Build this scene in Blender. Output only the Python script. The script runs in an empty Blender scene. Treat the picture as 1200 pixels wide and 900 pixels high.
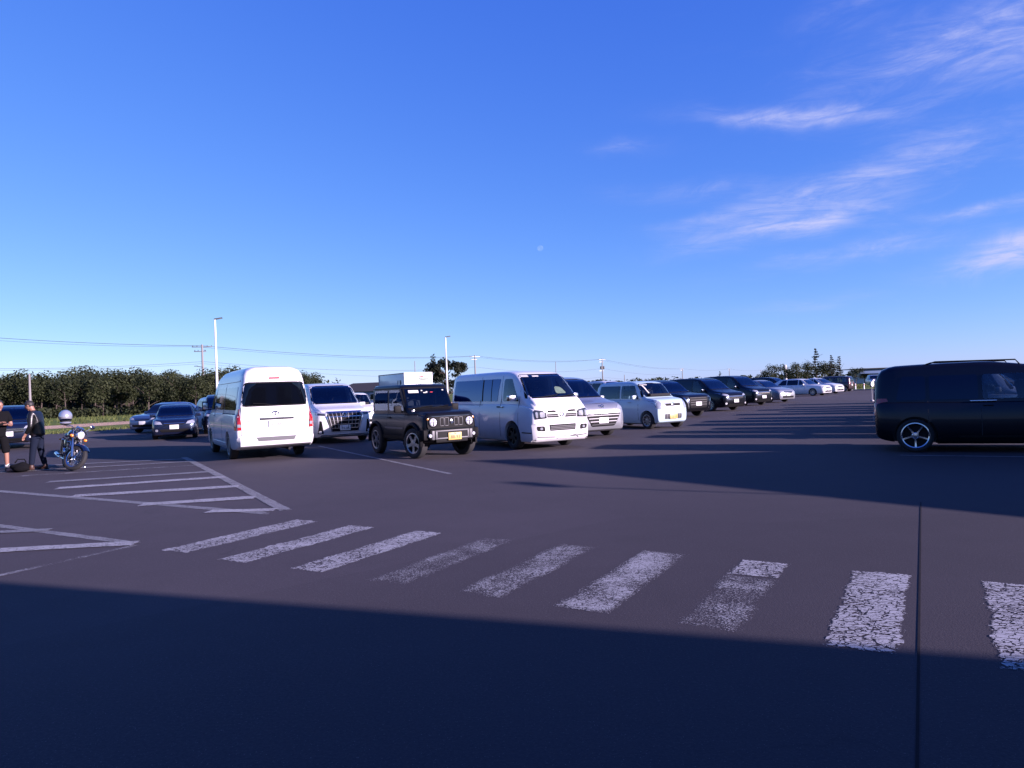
import bpy, bmesh, math, random
from mathutils import Vector, Matrix
from mathutils.bvhtree import BVHTree
R = math.radians
sc = bpy.context.scene
C = sc.collection

# ------------------------------------------------------------------ camera, sky, sun, exposure
cam = bpy.data.cameras.new('camera'); camo = bpy.data.objects.new('camera', cam); C.objects.link(camo)
cam.sensor_width = 36; cam.lens = 25.2; cam.clip_end = 6000; cam.clip_start = .05
EYE = 1.55
camo.matrix_world = Matrix.Translation((0, 0, EYE)) @ Matrix.Rotation(R(90.41), 4, 'X') @ Matrix.Rotation(R(-2.1), 4, 'Z')
sc.camera = camo
SUN_HEAD, SUN_EL = 118.0, 14.4
SUN_STRENGTH, SKY_STRENGTH, EXPOSURE = 5.0, 0.10, 1.5
sc.view_settings.view_transform = 'Standard'; sc.view_settings.look = 'None'
sc.view_settings.gamma = 1; sc.view_settings.use_curve_mapping = False
sc.view_settings.exposure = EXPOSURE
sun = bpy.data.lights.new('sun', 'SUN'); suno = bpy.data.objects.new('sun', sun); C.objects.link(suno)
sun.energy = SUN_STRENGTH; sun.angle = R(.5); sun.color = (1, .82, .94)
TO_SUN = Vector((math.sin(R(SUN_HEAD)) * math.cos(R(SUN_EL)), math.cos(R(SUN_HEAD)) * math.cos(R(SUN_EL)), math.sin(R(SUN_EL))))
suno.rotation_euler = TO_SUN.to_track_quat('Z', 'Y').to_euler(); suno.location = TO_SUN * 60

class NB:
    """small node-building helper"""
    def __init__(s, tree): s.t = tree; s.n = tree.nodes; s.l = tree.links
    def node(s, typ, **kw):
        n = s.n.new(typ)
        for k, v in kw.items(): setattr(n, k, v)
        return n
    def set(s, sock, v):
        if hasattr(v, 'is_linked') or isinstance(v, bpy.types.NodeSocket): s.l.new(v, sock)
        else: sock.default_value = v
    def math(s, op, a, b=None, c=None, clamp=False):
        n = s.node('ShaderNodeMath', operation=op, use_clamp=clamp); s.set(n.inputs[0], a)
        if b is not None: s.set(n.inputs[1], b)
        if c is not None: s.set(n.inputs[2], c)
        return n.outputs[0]
    def mix(s, f, a, b, blend='MIX'):
        n = s.node('ShaderNodeMix', data_type='RGBA', blend_type=blend); s.set(n.inputs[0], f)
        s.set(n.inputs[6], a); s.set(n.inputs[7], b); return n.outputs[2]
    def ramp(s, f, a, b, smooth=True):
        n = s.node('ShaderNodeMapRange', interpolation_type='SMOOTHSTEP' if smooth else 'LINEAR')
        s.set(n.inputs[0], f); n.inputs[1].default_value = a; n.inputs[2].default_value = b
        return n.outputs[0]
    def noise(s, vec, scale, detail=4, rough=.55, dist=0):
        n = s.node('ShaderNodeTexNoise'); s.l.new(vec, n.inputs['Vector']); n.inputs['Scale'].default_value = scale
        n.inputs['Detail'].default_value = detail; n.inputs['Roughness'].default_value = rough; n.inputs['Distortion'].default_value = dist
        return n.outputs['Fac']
    def voro(s, vec, scale, feature='F1'):
        n = s.node('ShaderNodeTexVoronoi', feature=feature); s.l.new(vec, n.inputs['Vector']); n.inputs['Scale'].default_value = scale
        return n
    def comb(s, x, y, z=0.):
        n = s.node('ShaderNodeCombineXYZ'); s.set(n.inputs[0], x); s.set(n.inputs[1], y); s.set(n.inputs[2], z); return n.outputs[0]

def build_world():
    w = bpy.data.worlds.new('World'); sc.world = w; w.use_nodes = True
    nt = w.node_tree; nt.nodes.clear(); b = NB(nt)
    sky = b.node('ShaderNodeTexSky', sky_type='NISHITA', sun_disc=False)
    sky.sun_elevation = R(SUN_EL); sky.sun_rotation = R(SUN_HEAD)
    sky.altitude = 0; sky.air_density = .7; sky.dust_density = .2; sky.ozone_density = 2.0
    # the photograph's deep, saturated blue: a gentle curve on each channel of the physical sky
    sx = b.node('ShaderNodeSeparateColor'); b.l.new(sky.outputs[0], sx.inputs[0]); cx = b.node('ShaderNodeCombineColor')
    for i, (k, p) in enumerate(((2.75, 1.1), (2.12, .85), (1.75, .35))):
        b.l.new(b.math('MULTIPLY', b.math('POWER', b.math('MULTIPLY', sx.outputs[i], .05), p), k / .283), cx.inputs[i])
    base = cx.outputs[0]
    # thin cirrus, laid out in azimuth / elevation of the real sky
    tc = b.node('ShaderNodeTexCoord'); sp = b.node('ShaderNodeSeparateXYZ'); b.l.new(tc.outputs['Generated'], sp.inputs[0])
    az = b.math('ARCTAN2', sp.outputs[0], sp.outputs[1]); el = b.math('ARCSINE', sp.outputs[2])
    pv = b.comb(az, el)
    nz = b.noise(b.comb(b.math('MULTIPLY', az, 1.0), b.math('MULTIPLY', el, 3.2)), 7.5, 9, .68, 1.2)
    fib = b.noise(b.comb(b.math('ADD', b.math('MULTIPLY', az, 5.), b.math('MULTIPLY', el, 3.)), b.math('MULTIPLY', el, 34.)), 1.9, 8, .68, .9)
    wx = b.math('MULTIPLY', b.math('SUBTRACT', b.noise(pv, 9, 3), .5), .10)
    wy = b.math('MULTIPLY', b.math('SUBTRACT', b.noise(b.comb(el, az, 3.7), 8, 3), .5), .035)
    azw = b.math('ADD', az, wx); elw = b.math('ADD', el, wy)
    # wisps: azimuth, elevation, half length, half height, tilt (degrees), strength
    wisps = [(22.2, 18.6, 6.0, .6, -9, 1.0), (25.0, 13.6, 8.0, .95, 9, .75), (21.6, 11.4, 5.8, .85, 7, 1.3), (34.0, 21.0, 7.0, 2.2, 6, .95),
             (36.0, 8.0, 4.2, .95, 9, 1.7), (27.5, 25.5, 4.0, 1.2, 20, .3), (10.0, 18.2, 2.6, .5, -3, .35), (14.3, 14.6, 4.2, .7, -3, .4),
             (15.2, 12.3, 3.2, .4, 0, .45), (34.2, 10.9, 4.0, .35, 1, .9), (31.0, 15.5, 6.0, .9, 8, .35), (25.5, 9.0, 6., .7, 5, .6), (23, 5.5, 4., .5, 3, .25),
             (33.5, 27.0, 4.5, 1.6, -32, .5), (48, 17, 9, 2.2, 8, .7), (58, 25, 10, 3, 15, .6), (52, 9, 8, 1.2, 5, .6)]
    tot = None
    for a, e, sx, sy, tl, st in wisps:
        da = b.math('SUBTRACT', azw, R(a)); de = b.math('SUBTRACT', elw, R(e)); c, s_ = math.cos(R(tl)), math.sin(R(tl))
        x = b.math('ADD', b.math('MULTIPLY', da, c / R(sx)), b.math('MULTIPLY', de, s_ / R(sx)))
        y = b.math('ADD', b.math('MULTIPLY', da, -s_ / R(sy)), b.math('MULTIPLY', de, c / R(sy)))
        g = b.math('EXPONENT', b.math('MULTIPLY', b.math('ADD', b.math('MULTIPLY', x, x), b.math('MULTIPLY', y, y)), -1.0))
        g = b.math('MULTIPLY', g, st); tot = g if tot is None else b.math('ADD', tot, g)
    tex = b.math('MULTIPLY', b.ramp(nz, .28, .66), b.ramp(fib, .20, .70))
    far = b.math('MULTIPLY', b.ramp(nz, .5, .8), b.math('MULTIPLY', b.ramp(az, .15, .75), b.ramp(el, .02, .15)))
    cl = b.math('ADD', b.math('MULTIPLY', b.math('MULTIPLY', tot, .9), b.math('ADD', tex, .12)), b.math('MULTIPLY', far, .15), clamp=True)
    cl = b.math('MULTIPLY', cl, .82, clamp=True)
    col = b.mix(cl, base, (2.25, 2.3, 3.5, 1))
    bg = b.node('ShaderNodeBackground'); b.l.new(col, bg.inputs[0]); bg.inputs[1].default_value = SKY_STRENGTH
    out = b.node('ShaderNodeOutputWorld'); b.l.new(bg.outputs[0], out.inputs[0])
build_world()

# ------------------------------------------------------------------ materials
MATS = {}
def mat(name, color=(.5, .5, .5), rough=.5, metal=0., coat=0., spec=.5, tint=None, trans=0., var=0., vscale=8., bump=0., bscale=60., dirt=0., emit=None, sss=0.):
    m = bpy.data.materials.new(name); m.use_nodes = True; MATS[name] = m
    nt = m.node_tree; b = NB(nt); p = nt.nodes['Principled BSDF']
    p.inputs['Base Color'].default_value = (*color, 1); p.inputs['Roughness'].default_value = rough; p.inputs['Metallic'].default_value = metal
    p.inputs['Specular IOR Level'].default_value = spec; p.inputs['Transmission Weight'].default_value = trans
    if coat: p.inputs['Coat Weight'].default_value = coat; p.inputs['Coat Roughness'].default_value = .04
    if tint: p.inputs['Specular Tint'].default_value = (*tint, 1)
    tc = b.node('ShaderNodeTexCoord')
    col = None
    if var:
        f = b.noise(tc.outputs['Object'], vscale, 5)
        col = b.mix(f, tuple(c * (1 - var) for c in color) + (1,), tuple(min(1, c * (1 + var)) for c in color) + (1,))
    if dirt:   # road dust: a film of its own that gathers in blotches low on the panels
        sp = b.node('ShaderNodeSeparateXYZ'); b.l.new(tc.outputs['Object'], sp.inputs[0])
        n = b.noise(tc.outputs['Object'], 3.5, 6, .65)
        f = b.math('MULTIPLY', b.ramp(b.math('ADD', sp.outputs[2], b.math('MULTIPLY', n, .5)), .95, .35), dirt, clamp=True)
        col = b.mix(f, col if col is not None else (*color, 1), (.11, .10, .09, 1))
        r = b.mix(f, (rough,) * 3 + (1,), (.7, .7, .7, 1)); b.l.new(r, p.inputs['Roughness'])
    if col is not None: b.l.new(col, p.inputs['Base Color'])
    if bump:
        bn = b.node('ShaderNodeBump'); bn.inputs['Strength'].default_value = bump; bn.inputs['Distance'].default_value = .01
        b.l.new(b.noise(tc.outputs['Object'], bscale, 3), bn.inputs['Height']); b.l.new(bn.outputs[0], p.inputs['Normal'])
    if emit: p.inputs['Emission Color'].default_value = (*emit[0], 1); p.inputs['Emission Strength'].default_value = emit[1]
    return m
mat('paint_white', (.58, .575, .585), .28, coat=.6, dirt=.35)
mat('paint_pearl', (.50, .50, .52), .3, coat=.7, dirt=.25)
mat('paint_silver', (.25, .26, .285), .34, metal=.55, coat=.7, dirt=.25)
mat('paint_pale_blue', (.37, .49, .54), .32, coat=.6, dirt=.25)
mat('paint_black', (.003, .003, .004), .25, coat=.2, spec=.3, tint=(.55, .7, 1.), dirt=.01)
mat('paint_navy', (.004, .006, .018), .25, coat=.35, spec=.4, tint=(.6, .75, 1.), dirt=.02)
mat('paint_grey', (.10, .105, .115), .3, metal=.4, coat=.8, dirt=.25)
mat('paint_olive_black', (.004, .004, .0045), .35, coat=.06, spec=.22, tint=(.5, .7, 1.), dirt=.005)
mat('paint_blue', (.03, .06, .14), .28, metal=.3, coat=.8, dirt=.2)
mat('paint_wine', (.02, .004, .008), .28, coat=.8, dirt=.2)
mat('glass', (.0015, .002, .0035), .03, spec=.5, tint=(.40, .62, 1.))
mat('glass_film', (.035, .07, .17), .03, metal=1.)
mat('glass_light', (.003, .004, .006), .03, spec=.8, tint=(.40, .62, 1.))
mat('chrome', (.55, .56, .58), .16, metal=1.)
mat('satin_metal', (.16, .16, .17), .42, metal=.7)
mat('alloy', (.26, .27, .29), .32, metal=.9)
mat('alloy_dark', (.006, .006, .007), .45, spec=.3)
mat('plastic_black', (.0035, .0035, .004), .65, spec=.15, var=.3, bump=.15)
mat('plastic_grey', (.05, .05, .055), .5)
mat('well_black', (.006, .006, .006), .9)
mat('rubber', (.007, .007, .008), .85, var=.3, bump=.2, dirt=.05)
mat('lamp_clear', (.30, .31, .34), .12, metal=.35, coat=.8)
mat('lamp_bright', (.86, .87, .9), .1, metal=.5, coat=.8)
mat('lamp_dark', (.02, .022, .028), .1, coat=.8)
mat('lamp_red', (.28, .008, .012), .18, coat=.7)
mat('lamp_amber', (.75, .22, .02), .2, coat=.7)
mat('plate_white', (.5, .5, .5), .45)
mat('plate_yellow', (.42, .29, .07), .45)
mat('ink_green', (.003, .016, .008), .6)
mat('ink_black', (.004, .004, .004), .6)
mat('paper', (.42, .41, .38), .7)
mat('seam', (.015, .015, .017), .8)
mat('seat_cloth', (.05, .05, .055), .9, spec=.1)
mat('white_steel', (.6, .6, .6), .45, var=.06)
mat('concrete', (.17, .16, .16), .85, var=.2, vscale=14, bump=.3)
mat('grey_wall', (.30, .30, .32), .8, var=.12, vscale=5, bump=.1)
mat('wire', (.03, .03, .035), .6)
mat('bark', (.05, .038, .03), .9, var=.4, vscale=9, bump=.6, bscale=20)
mat('roof_dark', (.022, .018, .019), .8, var=.25, vscale=3)
mat('wall_white', (.45, .45, .46), .75, var=.08, vscale=1.5)
mat('wall_blue', (.10, .16, .30), .7, var=.1)
mat('sign_red', (.5, .03, .04), .5)
mat('skin', (.22, .11, .075), .5, spec=.4)
mat('hair', (.012, .010, .009), .6)
mat('leather_black', (.005, .0048, .0048), .38, bump=.35, bscale=25)
mat('denim', (.007, .010, .020), .95, spec=.1, var=.3, vscale=30)
mat('cotton_black', (.004, .004, .005), .95, spec=.1, var=.3, vscale=20)
mat('cotton_grey', (.11, .11, .12), .9)
mat('boot_brown', (.035, .012, .007), .55)
mat('shoe_dark', (.03, .03, .035), .6)
mat('sock_white', (.6, .6, .6), .9)
mat('helmet_silver', (.40, .41, .44), .22, metal=.6, coat=.9)
mat('tank_blue', (.004, .007, .022), .15, coat=1.)
mat('engine', (.10, .10, .105), .4, metal=.8)

mat('cabin', (.012, .012, .013), .8, spec=.2)
def clear_glass():
    m = bpy.data.materials.new('glass_clear'); m.use_nodes = True; MATS['glass_clear'] = m; b = NB(m.node_tree); b.n.remove(b.n['Principled BSDF'])
    tr = b.node('ShaderNodeBsdfTransparent'); tr.inputs[0].default_value = (.42, .50, .56, 1); gl = b.node('ShaderNodeBsdfGlossy'); gl.inputs['Color'].default_value = (.62, .78, 1, 1); gl.inputs['Roughness'].default_value = .02
    fr = b.node('ShaderNodeFresnel'); fr.inputs[0].default_value = 1.52; mx = b.node('ShaderNodeMixShader'); b.l.new(b.math('MULTIPLY', fr.outputs[0], 1.3, clamp=True), mx.inputs[0]); b.l.new(tr.outputs[0], mx.inputs[1]); b.l.new(gl.outputs[0], mx.inputs[2]); b.l.new(mx.outputs[0], b.n['Material Output'].inputs[0])
clear_glass()
def leafmat(name, c1, c2):
    m = bpy.data.materials.new(name); m.use_nodes = True; MATS[name] = m; b = NB(m.node_tree); p = m.node_tree.nodes['Principled BSDF']
    g = b.node('ShaderNodeNewGeometry'); oi = b.node('ShaderNodeObjectInfo')
    f = b.math('ADD', b.math('MULTIPLY', g.outputs['Random Per Island'], .55), b.math('MULTIPLY', oi.outputs['Random'], .45))
    b.l.new(b.mix(f, (*c1, 1), (*c2, 1)), p.inputs['Base Color']); p.inputs['Roughness'].default_value = .7; p.inputs['Specular IOR Level'].default_value = .2
    tr = b.node('ShaderNodeBsdfTranslucent'); b.l.new(b.mix(f, (*c1, 1), (*c2, 1)), tr.inputs[0])
    mx = b.node('ShaderNodeMixShader'); mx.inputs[0].default_value = .25
    out = m.node_tree.nodes['Material Output']; b.l.new(p.outputs[0], mx.inputs[1]); b.l.new(tr.outputs[0], mx.inputs[2]); b.l.new(mx.outputs[0], out.inputs[0])
leafmat('leaf_oak', (.012, .018, .008), (.040, .047, .016))
leafmat('leaf_pine', (.008, .012, .008), (.024, .028, .015))
leafmat('leaf_shrub', (.02, .028, .010), (.05, .056, .02))
leafmat('leaf_grass', (.05, .068, .018), (.12, .13, .04))

# ------------------------------------------------------------------ object helpers
def tag(o, label=None, cat=None, group=None, kind=None):
    if label: o['label'] = label
    if cat: o['category'] = cat
    if group: o['group'] = group
    if kind: o['kind'] = kind
    return o
def link(name, me, parent=None, loc=(0, 0, 0), rot=(0, 0, 0), scale=None):
    o = bpy.data.objects.new(name, me); C.objects.link(o); o.parent = parent; o.location = loc; o.rotation_euler = rot
    if scale: o.scale = scale
    return o
def empty(name, loc, rz=0, label=None, cat=None, group=None):
    o = bpy.data.objects.new(name, None); C.objects.link(o); o.location = loc; o.rotation_euler = (0, 0, rz)
    o.empty_display_size = .3
    return tag(o, label, cat, group)
def tomesh(bm, name, m, smooth=30):
    me = bpy.data.meshes.new(name); bm.to_mesh(me); bm.free()
    for x in (m if isinstance(m, (list, tuple)) else [m]): me.materials.append(MATS[x])
    if smooth:
        me.shade_smooth(); me.set_sharp_from_angle(angle=R(smooth))
    return me
def obj(name, bm, m, parent=None, loc=(0, 0, 0), rot=(0, 0, 0), smooth=30):
    return link(name, tomesh(bm, name, m, smooth), parent, loc, rot)
def copy_tree(o, parent=None):
    c = o.copy(); C.objects.link(c); c.parent = parent
    for ch in list(o.children): copy_tree(ch, c)
    return c
def box(bm, c, s, bev=0., rot=None):
    m = Matrix.Translation(c) @ (rot if rot is not None else Matrix()) @ Matrix.Diagonal((*s, 1))
    r = bmesh.ops.create_cube(bm, size=1, matrix=m); vs = r['verts']
    if bev:
        es = list({e for v in vs for e in v.link_edges})
        bmesh.ops.bevel(bm, geom=es, offset=bev, segments=2, profile=.6, affect='EDGES')
def tube(bm, pts, r, seg=8, cap=True):
    pts = [Vector(p) for p in pts]; rs = r if isinstance(r, (list, tuple)) else [r] * len(pts)
    rings = []; ref = None
    for i, p in enumerate(pts):
        d = (pts[min(i + 1, len(pts) - 1)] - pts[max(i - 1, 0)]).normalized()
        if ref is None: ref = Vector((0, 0, 1)) if abs(d.z) < .9 else Vector((1, 0, 0))
        x = d.cross(ref).normalized(); y = d.cross(x).normalized(); ref = -y if False else ref
        rings.append([bm.verts.new(p + (x * math.cos(2 * math.pi * k / seg) + y * math.sin(2 * math.pi * k / seg)) * rs[i]) for k in range(seg)])
    for a, b_ in zip(rings, rings[1:]):
        for k in range(seg): bm.faces.new((a[k], a[(k + 1) % seg], b_[(k + 1) % seg], b_[k]))
    if cap: bm.faces.new(rings[0]); bm.faces.new(rings[-1])
    return bm
def lathe(bm, prof, seg=24, axis='y', arc=None):
    """prof: list of (radius, offset along axis)"""
    rings = []
    for r_, h in prof:
        ring = []
        for k in range(seg):
            a = 2 * math.pi * k / seg
            if axis == 'y': co = (r_ * math.cos(a), h, r_ * math.sin(a))
            elif axis == 'z': co = (r_ * math.cos(a), r_ * math.sin(a), h)
            else: co = (h, r_ * math.cos(a), r_ * math.sin(a))
            ring.append(bm.verts.new(co))
        rings.append(ring)
    for a, b_ in zip(rings, rings[1:]):
        for k in range(seg): bm.faces.new((a[k], a[(k + 1) % seg], b_[(k + 1) % seg], b_[k]))
    return rings
def ellipsoid(bm, c, s, seg=16, ring=10, rot=None):
    m = Matrix.Translation(c) @ (rot if rot is not None else Matrix()) @ Matrix.Diagonal((*s, 1))
    bmesh.ops.create_uvsphere(bm, u_segments=seg, v_segments=ring, radius=1, matrix=m)
def text_mesh(txt, size, m, ext=.001):
    cu = bpy.data.curves.new('lettering', 'FONT'); cu.body = txt; cu.size = size; cu.align_x = 'CENTER'; cu.align_y = 'CENTER'; cu.extrude = ext; cu.resolution_u = 2
    o = bpy.data.objects.new('lettering', cu); C.objects.link(o); dg = bpy.context.evaluated_depsgraph_get()
    me = bpy.data.meshes.new_from_object(o.evaluated_get(dg)); bpy.data.objects.remove(o); bpy.data.curves.remove(cu)
    me.materials.clear(); me.materials.append(MATS[m]); return me
AX = R(30)                                    # the lot's own axes: u along the aisle, v across it
def uv(u, v): return (u * math.sin(AX) - v * math.cos(AX), u * math.cos(AX) + v * math.sin(AX))
def head(deg): return R(90 - deg)            # compass heading -> rotation of local +x

# ------------------------------------------------------------------ ground
def asphalt_mat():
    m = bpy.data.materials.new('asphalt'); m.use_nodes = True; MATS['asphalt'] = m; b = NB(m.node_tree); p = m.node_tree.nodes['Principled BSDF']
    tc = b.node('ShaderNodeTexCoord'); v = tc.outputs['Object']
    big = b.noise(v, .22, 5, .6); mid = b.noise(v, 1.7, 5, .65); fine = b.noise(v, 55, 3, .7); agg = b.voro(v, 95)
    c = b.mix(b.ramp(big, .3, .7), (.034, .028, .033, 1), (.047, .039, .0455, 1))
    c = b.mix(b.math('MULTIPLY', b.ramp(mid, .35, .75), .35), c, (.027, .0225, .0265, 1))
    c = b.mix(b.math('MULTIPLY', b.ramp(fine, .35, .75), .55), c, (.066, .055, .063, 1))
    # pale stones in the aggregate
    c = b.mix(b.math('MULTIPLY', b.ramp(agg.outputs['Distance'], .28, .12), b.ramp(b.noise(v, 60, 2), .52, .66)), c, (.16, .15, .16, 1))
    # wandering hairline cracks and oil spots
    wv = b.node('ShaderNodeVectorMath', operation='ADD'); b.l.new(v, wv.inputs[0])
    nn = b.node('ShaderNodeTexNoise'); b.l.new(v, nn.inputs['Vector']); nn.inputs['Scale'].default_value = .8; nn.inputs['Detail'].default_value = 4
    sc_ = b.node('ShaderNodeVectorMath', operation='SCALE'); b.l.new(nn.outputs['Color'], sc_.inputs[0]); sc_.inputs['Scale'].default_value = 1.6; b.l.new(sc_.outputs[0], wv.inputs[1])
    ed = b.voro(wv.outputs[0], .16, 'DISTANCE_TO_EDGE').outputs['Distance']
    crack = b.math('MULTIPLY', b.ramp(ed, .0035, .0008), b.ramp(b.noise(v, .35, 2), .5, .62))
    c = b.mix(b.math('MULTIPLY', crack, .25), c, (.014, .013, .014, 1))
    oil = b.voro(v, .32)
    c = b.mix(b.math('MULTIPLY', b.ramp(oil.outputs['Distance'], .16, .03), .45), c, (.022, .021, .022, 1))
    su = b.node('ShaderNodeMapping'); b.l.new(v, su.inputs[0]); su.inputs['Rotation'].default_value = (0, 0, R(30)); su.inputs['Scale'].default_value = (1.4, .06, 1)
    sc2 = b.math('MULTIPLY', b.ramp(b.noise(su.outputs[0], 1.6, 5, .6), .56, .74), b.ramp(b.noise(v, .25, 3), .42, .6))
    c = b.mix(b.math('MULTIPLY', sc2, .35), c, (.026, .023, .027, 1))
    pt = b.voro(v, .09); c = b.mix(.34, c, b.mix(1., c, b.mix(pt.outputs['Color'], (.55, .55, .55, 1), (1.5, 1.5, 1.5, 1)), 'MULTIPLY'))
    # asphalt tone blends darker across the aisle, towards low v
    dv = b.node('ShaderNodeVectorMath', operation='DOT_PRODUCT'); b.l.new(v, dv.inputs[0]); dv.inputs[1].default_value = (-math.cos(R(30)), math.sin(R(30)), 0)
    ai = b.ramp(b.math('ADD', dv.outputs['Value'], b.math('MULTIPLY', mid, 1.2)), 5.6, 1.2); c = b.mix(b.math('MULTIPLY', ai, .32), c, (.016, .0135, .017, 1))
    sp_ = b.ramp(b.noise(v, 130, 2, .5), .68, .78); c = b.mix(b.math('MULTIPLY', sp_, .5), c, (.20, .18, .19, 1))
    b.l.new(c, p.inputs['Base Color']); p.inputs['Roughness'].default_value = .88; p.inputs['Specular IOR Level'].default_value = .25
    bn = b.node('ShaderNodeBump'); bn.inputs['Strength'].default_value = .35; bn.inputs['Distance'].default_value = .003
    b.l.new(b.math('ADD', fine, b.math('MULTIPLY', agg.outputs['Distance'], .8)), bn.inputs['Height']); b.l.new(bn.outputs[0], p.inputs['Normal'])
asphalt_mat()
def grass_mat(name, c1, c2, c3):
    m = bpy.data.materials.new(name); m.use_nodes = True; MATS[name] = m; b = NB(m.node_tree); p = m.node_tree.nodes['Principled BSDF']
    v = b.node('ShaderNodeTexCoord').outputs['Object']
    c = b.mix(b.ramp(b.noise(v, .12, 5), .35, .65), (*c1, 1), (*c2, 1)); c = b.mix(b.math('MULTIPLY', b.ramp(b.noise(v, 2.5, 5), .4, .7), .7), c, (*c3, 1))
    b.l.new(c, p.inputs['Base Color']); p.inputs['Roughness'].default_value = .9; p.inputs['Specular IOR Level'].default_value = .1
    bn = b.node('ShaderNodeBump'); bn.inputs['Strength'].default_value = 1; bn.inputs['Distance'].default_value = .15
    b.l.new(b.noise(v, 9, 4), bn.inputs['Height']); b.l.new(bn.outputs[0], p.inputs['Normal'])
grass_mat('grass', (.10, .14, .03), (.135, .155, .042), (.075, .10, .024))
grass_mat('soil', (.42, .28, .19), (.50, .35, .25), (.34, .23, .15))
def paint_mat(name, wear, crack, lum, fine=0):
    """road paint worn through to the asphalt: it is missing (transparent) where it has flaked"""
    m = bpy.data.materials.new(name); m.use_nodes = True; MATS[name] = m; b = NB(m.node_tree); p = m.node_tree.nodes['Principled BSDF']
    v = b.node('ShaderNodeTexCoord').outputs['Object']
    geo = b.node('ShaderNodeUVMap').outputs[0]
    n1 = b.noise(v, 2.3, 4, .6); n2 = b.noise(v, 75 if fine else 38, 5, .75); n3 = b.noise(v, 11, 4, .65)
    mp = b.node('ShaderNodeMapping'); b.l.new(v, mp.inputs[0]); mp.inputs['Rotation'].default_value = (0, 0, R(30)); mp.inputs['Scale'].default_value = (.7, 1.25, 1)
    nn = b.node('ShaderNodeTexNoise'); b.l.new(v, nn.inputs['Vector']); nn.inputs['Scale'].default_value = 14
    sc_ = b.node('ShaderNodeVectorMath', operation='SCALE'); b.l.new(nn.outputs['Color'], sc_.inputs[0]); sc_.inputs['Scale'].default_value = .09
    wv = b.node('ShaderNodeVectorMath', operation='ADD'); b.l.new(mp.outputs[0], wv.inputs[0]); b.l.new(sc_.outputs[0], wv.inputs[1])
    ed = b.voro(wv.outputs[0], 19., 'DISTANCE_TO_EDGE').outputs['Distance']; ed2 = b.voro(wv.outputs[0], 42., 'DISTANCE_TO_EDGE').outputs['Distance']
    thick = b.math('MULTIPLY', b.ramp(n1, .75, .25), crack)
    ck = b.math('MAXIMUM', b.math('LESS_THAN', ed, b.math('ADD', b.math('MULTIPLY', thick, .09), crack * .045)), b.math('LESS_THAN', ed2, b.math('MULTIPLY', thick, .08)))
    # edges of a stripe wear first: u and v of the stripe run 0..1
    su = b.node('ShaderNodeSeparateXYZ'); b.l.new(geo, su.inputs[0])
    eu = b.math('MULTIPLY', b.math('MINIMUM', su.outputs[0], b.math('SUBTRACT', 1., su.outputs[0])), 2.); ev = b.math('MULTIPLY', b.math('MINIMUM', su.outputs[1], b.math('SUBTRACT', 1., su.outputs[1])), 8.)
    edge = b.ramp(b.math('MINIMUM', eu, ev), .0, .35)
    keep = b.math('ADD', b.math('ADD', b.math('MULTIPLY', n2, .6), b.math('MULTIPLY', n3, .5)), b.math('MULTIPLY', n1, .5))
    if fine: keep = b.math('ADD', b.math('MULTIPLY', n2, 1.15), b.math('MULTIPLY', n1, .45))
    keep = b.math('ADD', keep, b.math('MULTIPLY', b.math('SUBTRACT', edge, 1.), .12 if fine else .35))
    vis = b.math('MULTIPLY', b.math('GREATER_THAN', keep, wear), b.math('SUBTRACT', 1., ck))
    col = b.mix(n3, (lum * .78, lum * .76, lum * .77, 1), (lum, lum * .98, lum * .98, 1)); b.l.new(col, p.inputs['Base Color']); p.inputs['Roughness'].default_value = .7
    tr = b.node('ShaderNodeBsdfTransparent'); mx = b.node('ShaderNodeMixShader'); b.l.new(vis, mx.inputs[0]); b.l.new(tr.outputs[0], mx.inputs[1]); b.l.new(p.outputs[0], mx.inputs[2])
    b.l.new(mx.outputs[0], m.node_tree.nodes['Material Output'].inputs[0])
paint_mat('road_paint', .56, .75, .36); paint_mat('road_paint_dull', .81, .5, .31, 1); paint_mat('road_paint_worn', .76, .5, .33, 1); paint_mat('road_paint_faint', .84, .3, .30, 1); paint_mat('road_paint_old', .66, .3, .20); paint_mat('road_paint_bar', .60, .35, .34)

def sheet(name, pts, z, m, kind='structure', parent=None):
    bm = bmesh.new(); vs = [bm.verts.new((x, y, z)) for x, y in pts]; f = bm.faces.new(vs)
    if f.normal.z < 0 or True: bmesh.ops.recalc_face_normals(bm, faces=bm.faces[:])
    for f in bm.faces:
        f.normal_update()
        if f.normal.z < 0: f.normal_flip()
    o = obj(name, bm, m, parent, smooth=0)
    if kind and not parent: o['kind'] = kind
    return o
sheet('grass_field', [(-2500, -1500), (2500, -1500), (2500, 3000), (-2500, 3000)], -.03, 'grass')
lot = sheet('asphalt_parking_lot', [uv(-160, -60), uv(88, -60), uv(88, 41.0), uv(26, 43.2), uv(10, 41.5), uv(-160, 41.0)], 0., 'asphalt')
sheet('dirt_track', [uv(-60, 51), uv(60, 52.5), uv(140, 53), uv(140, 60), uv(60, 61), uv(-60, 60)], -.02, 'soil')

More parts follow.
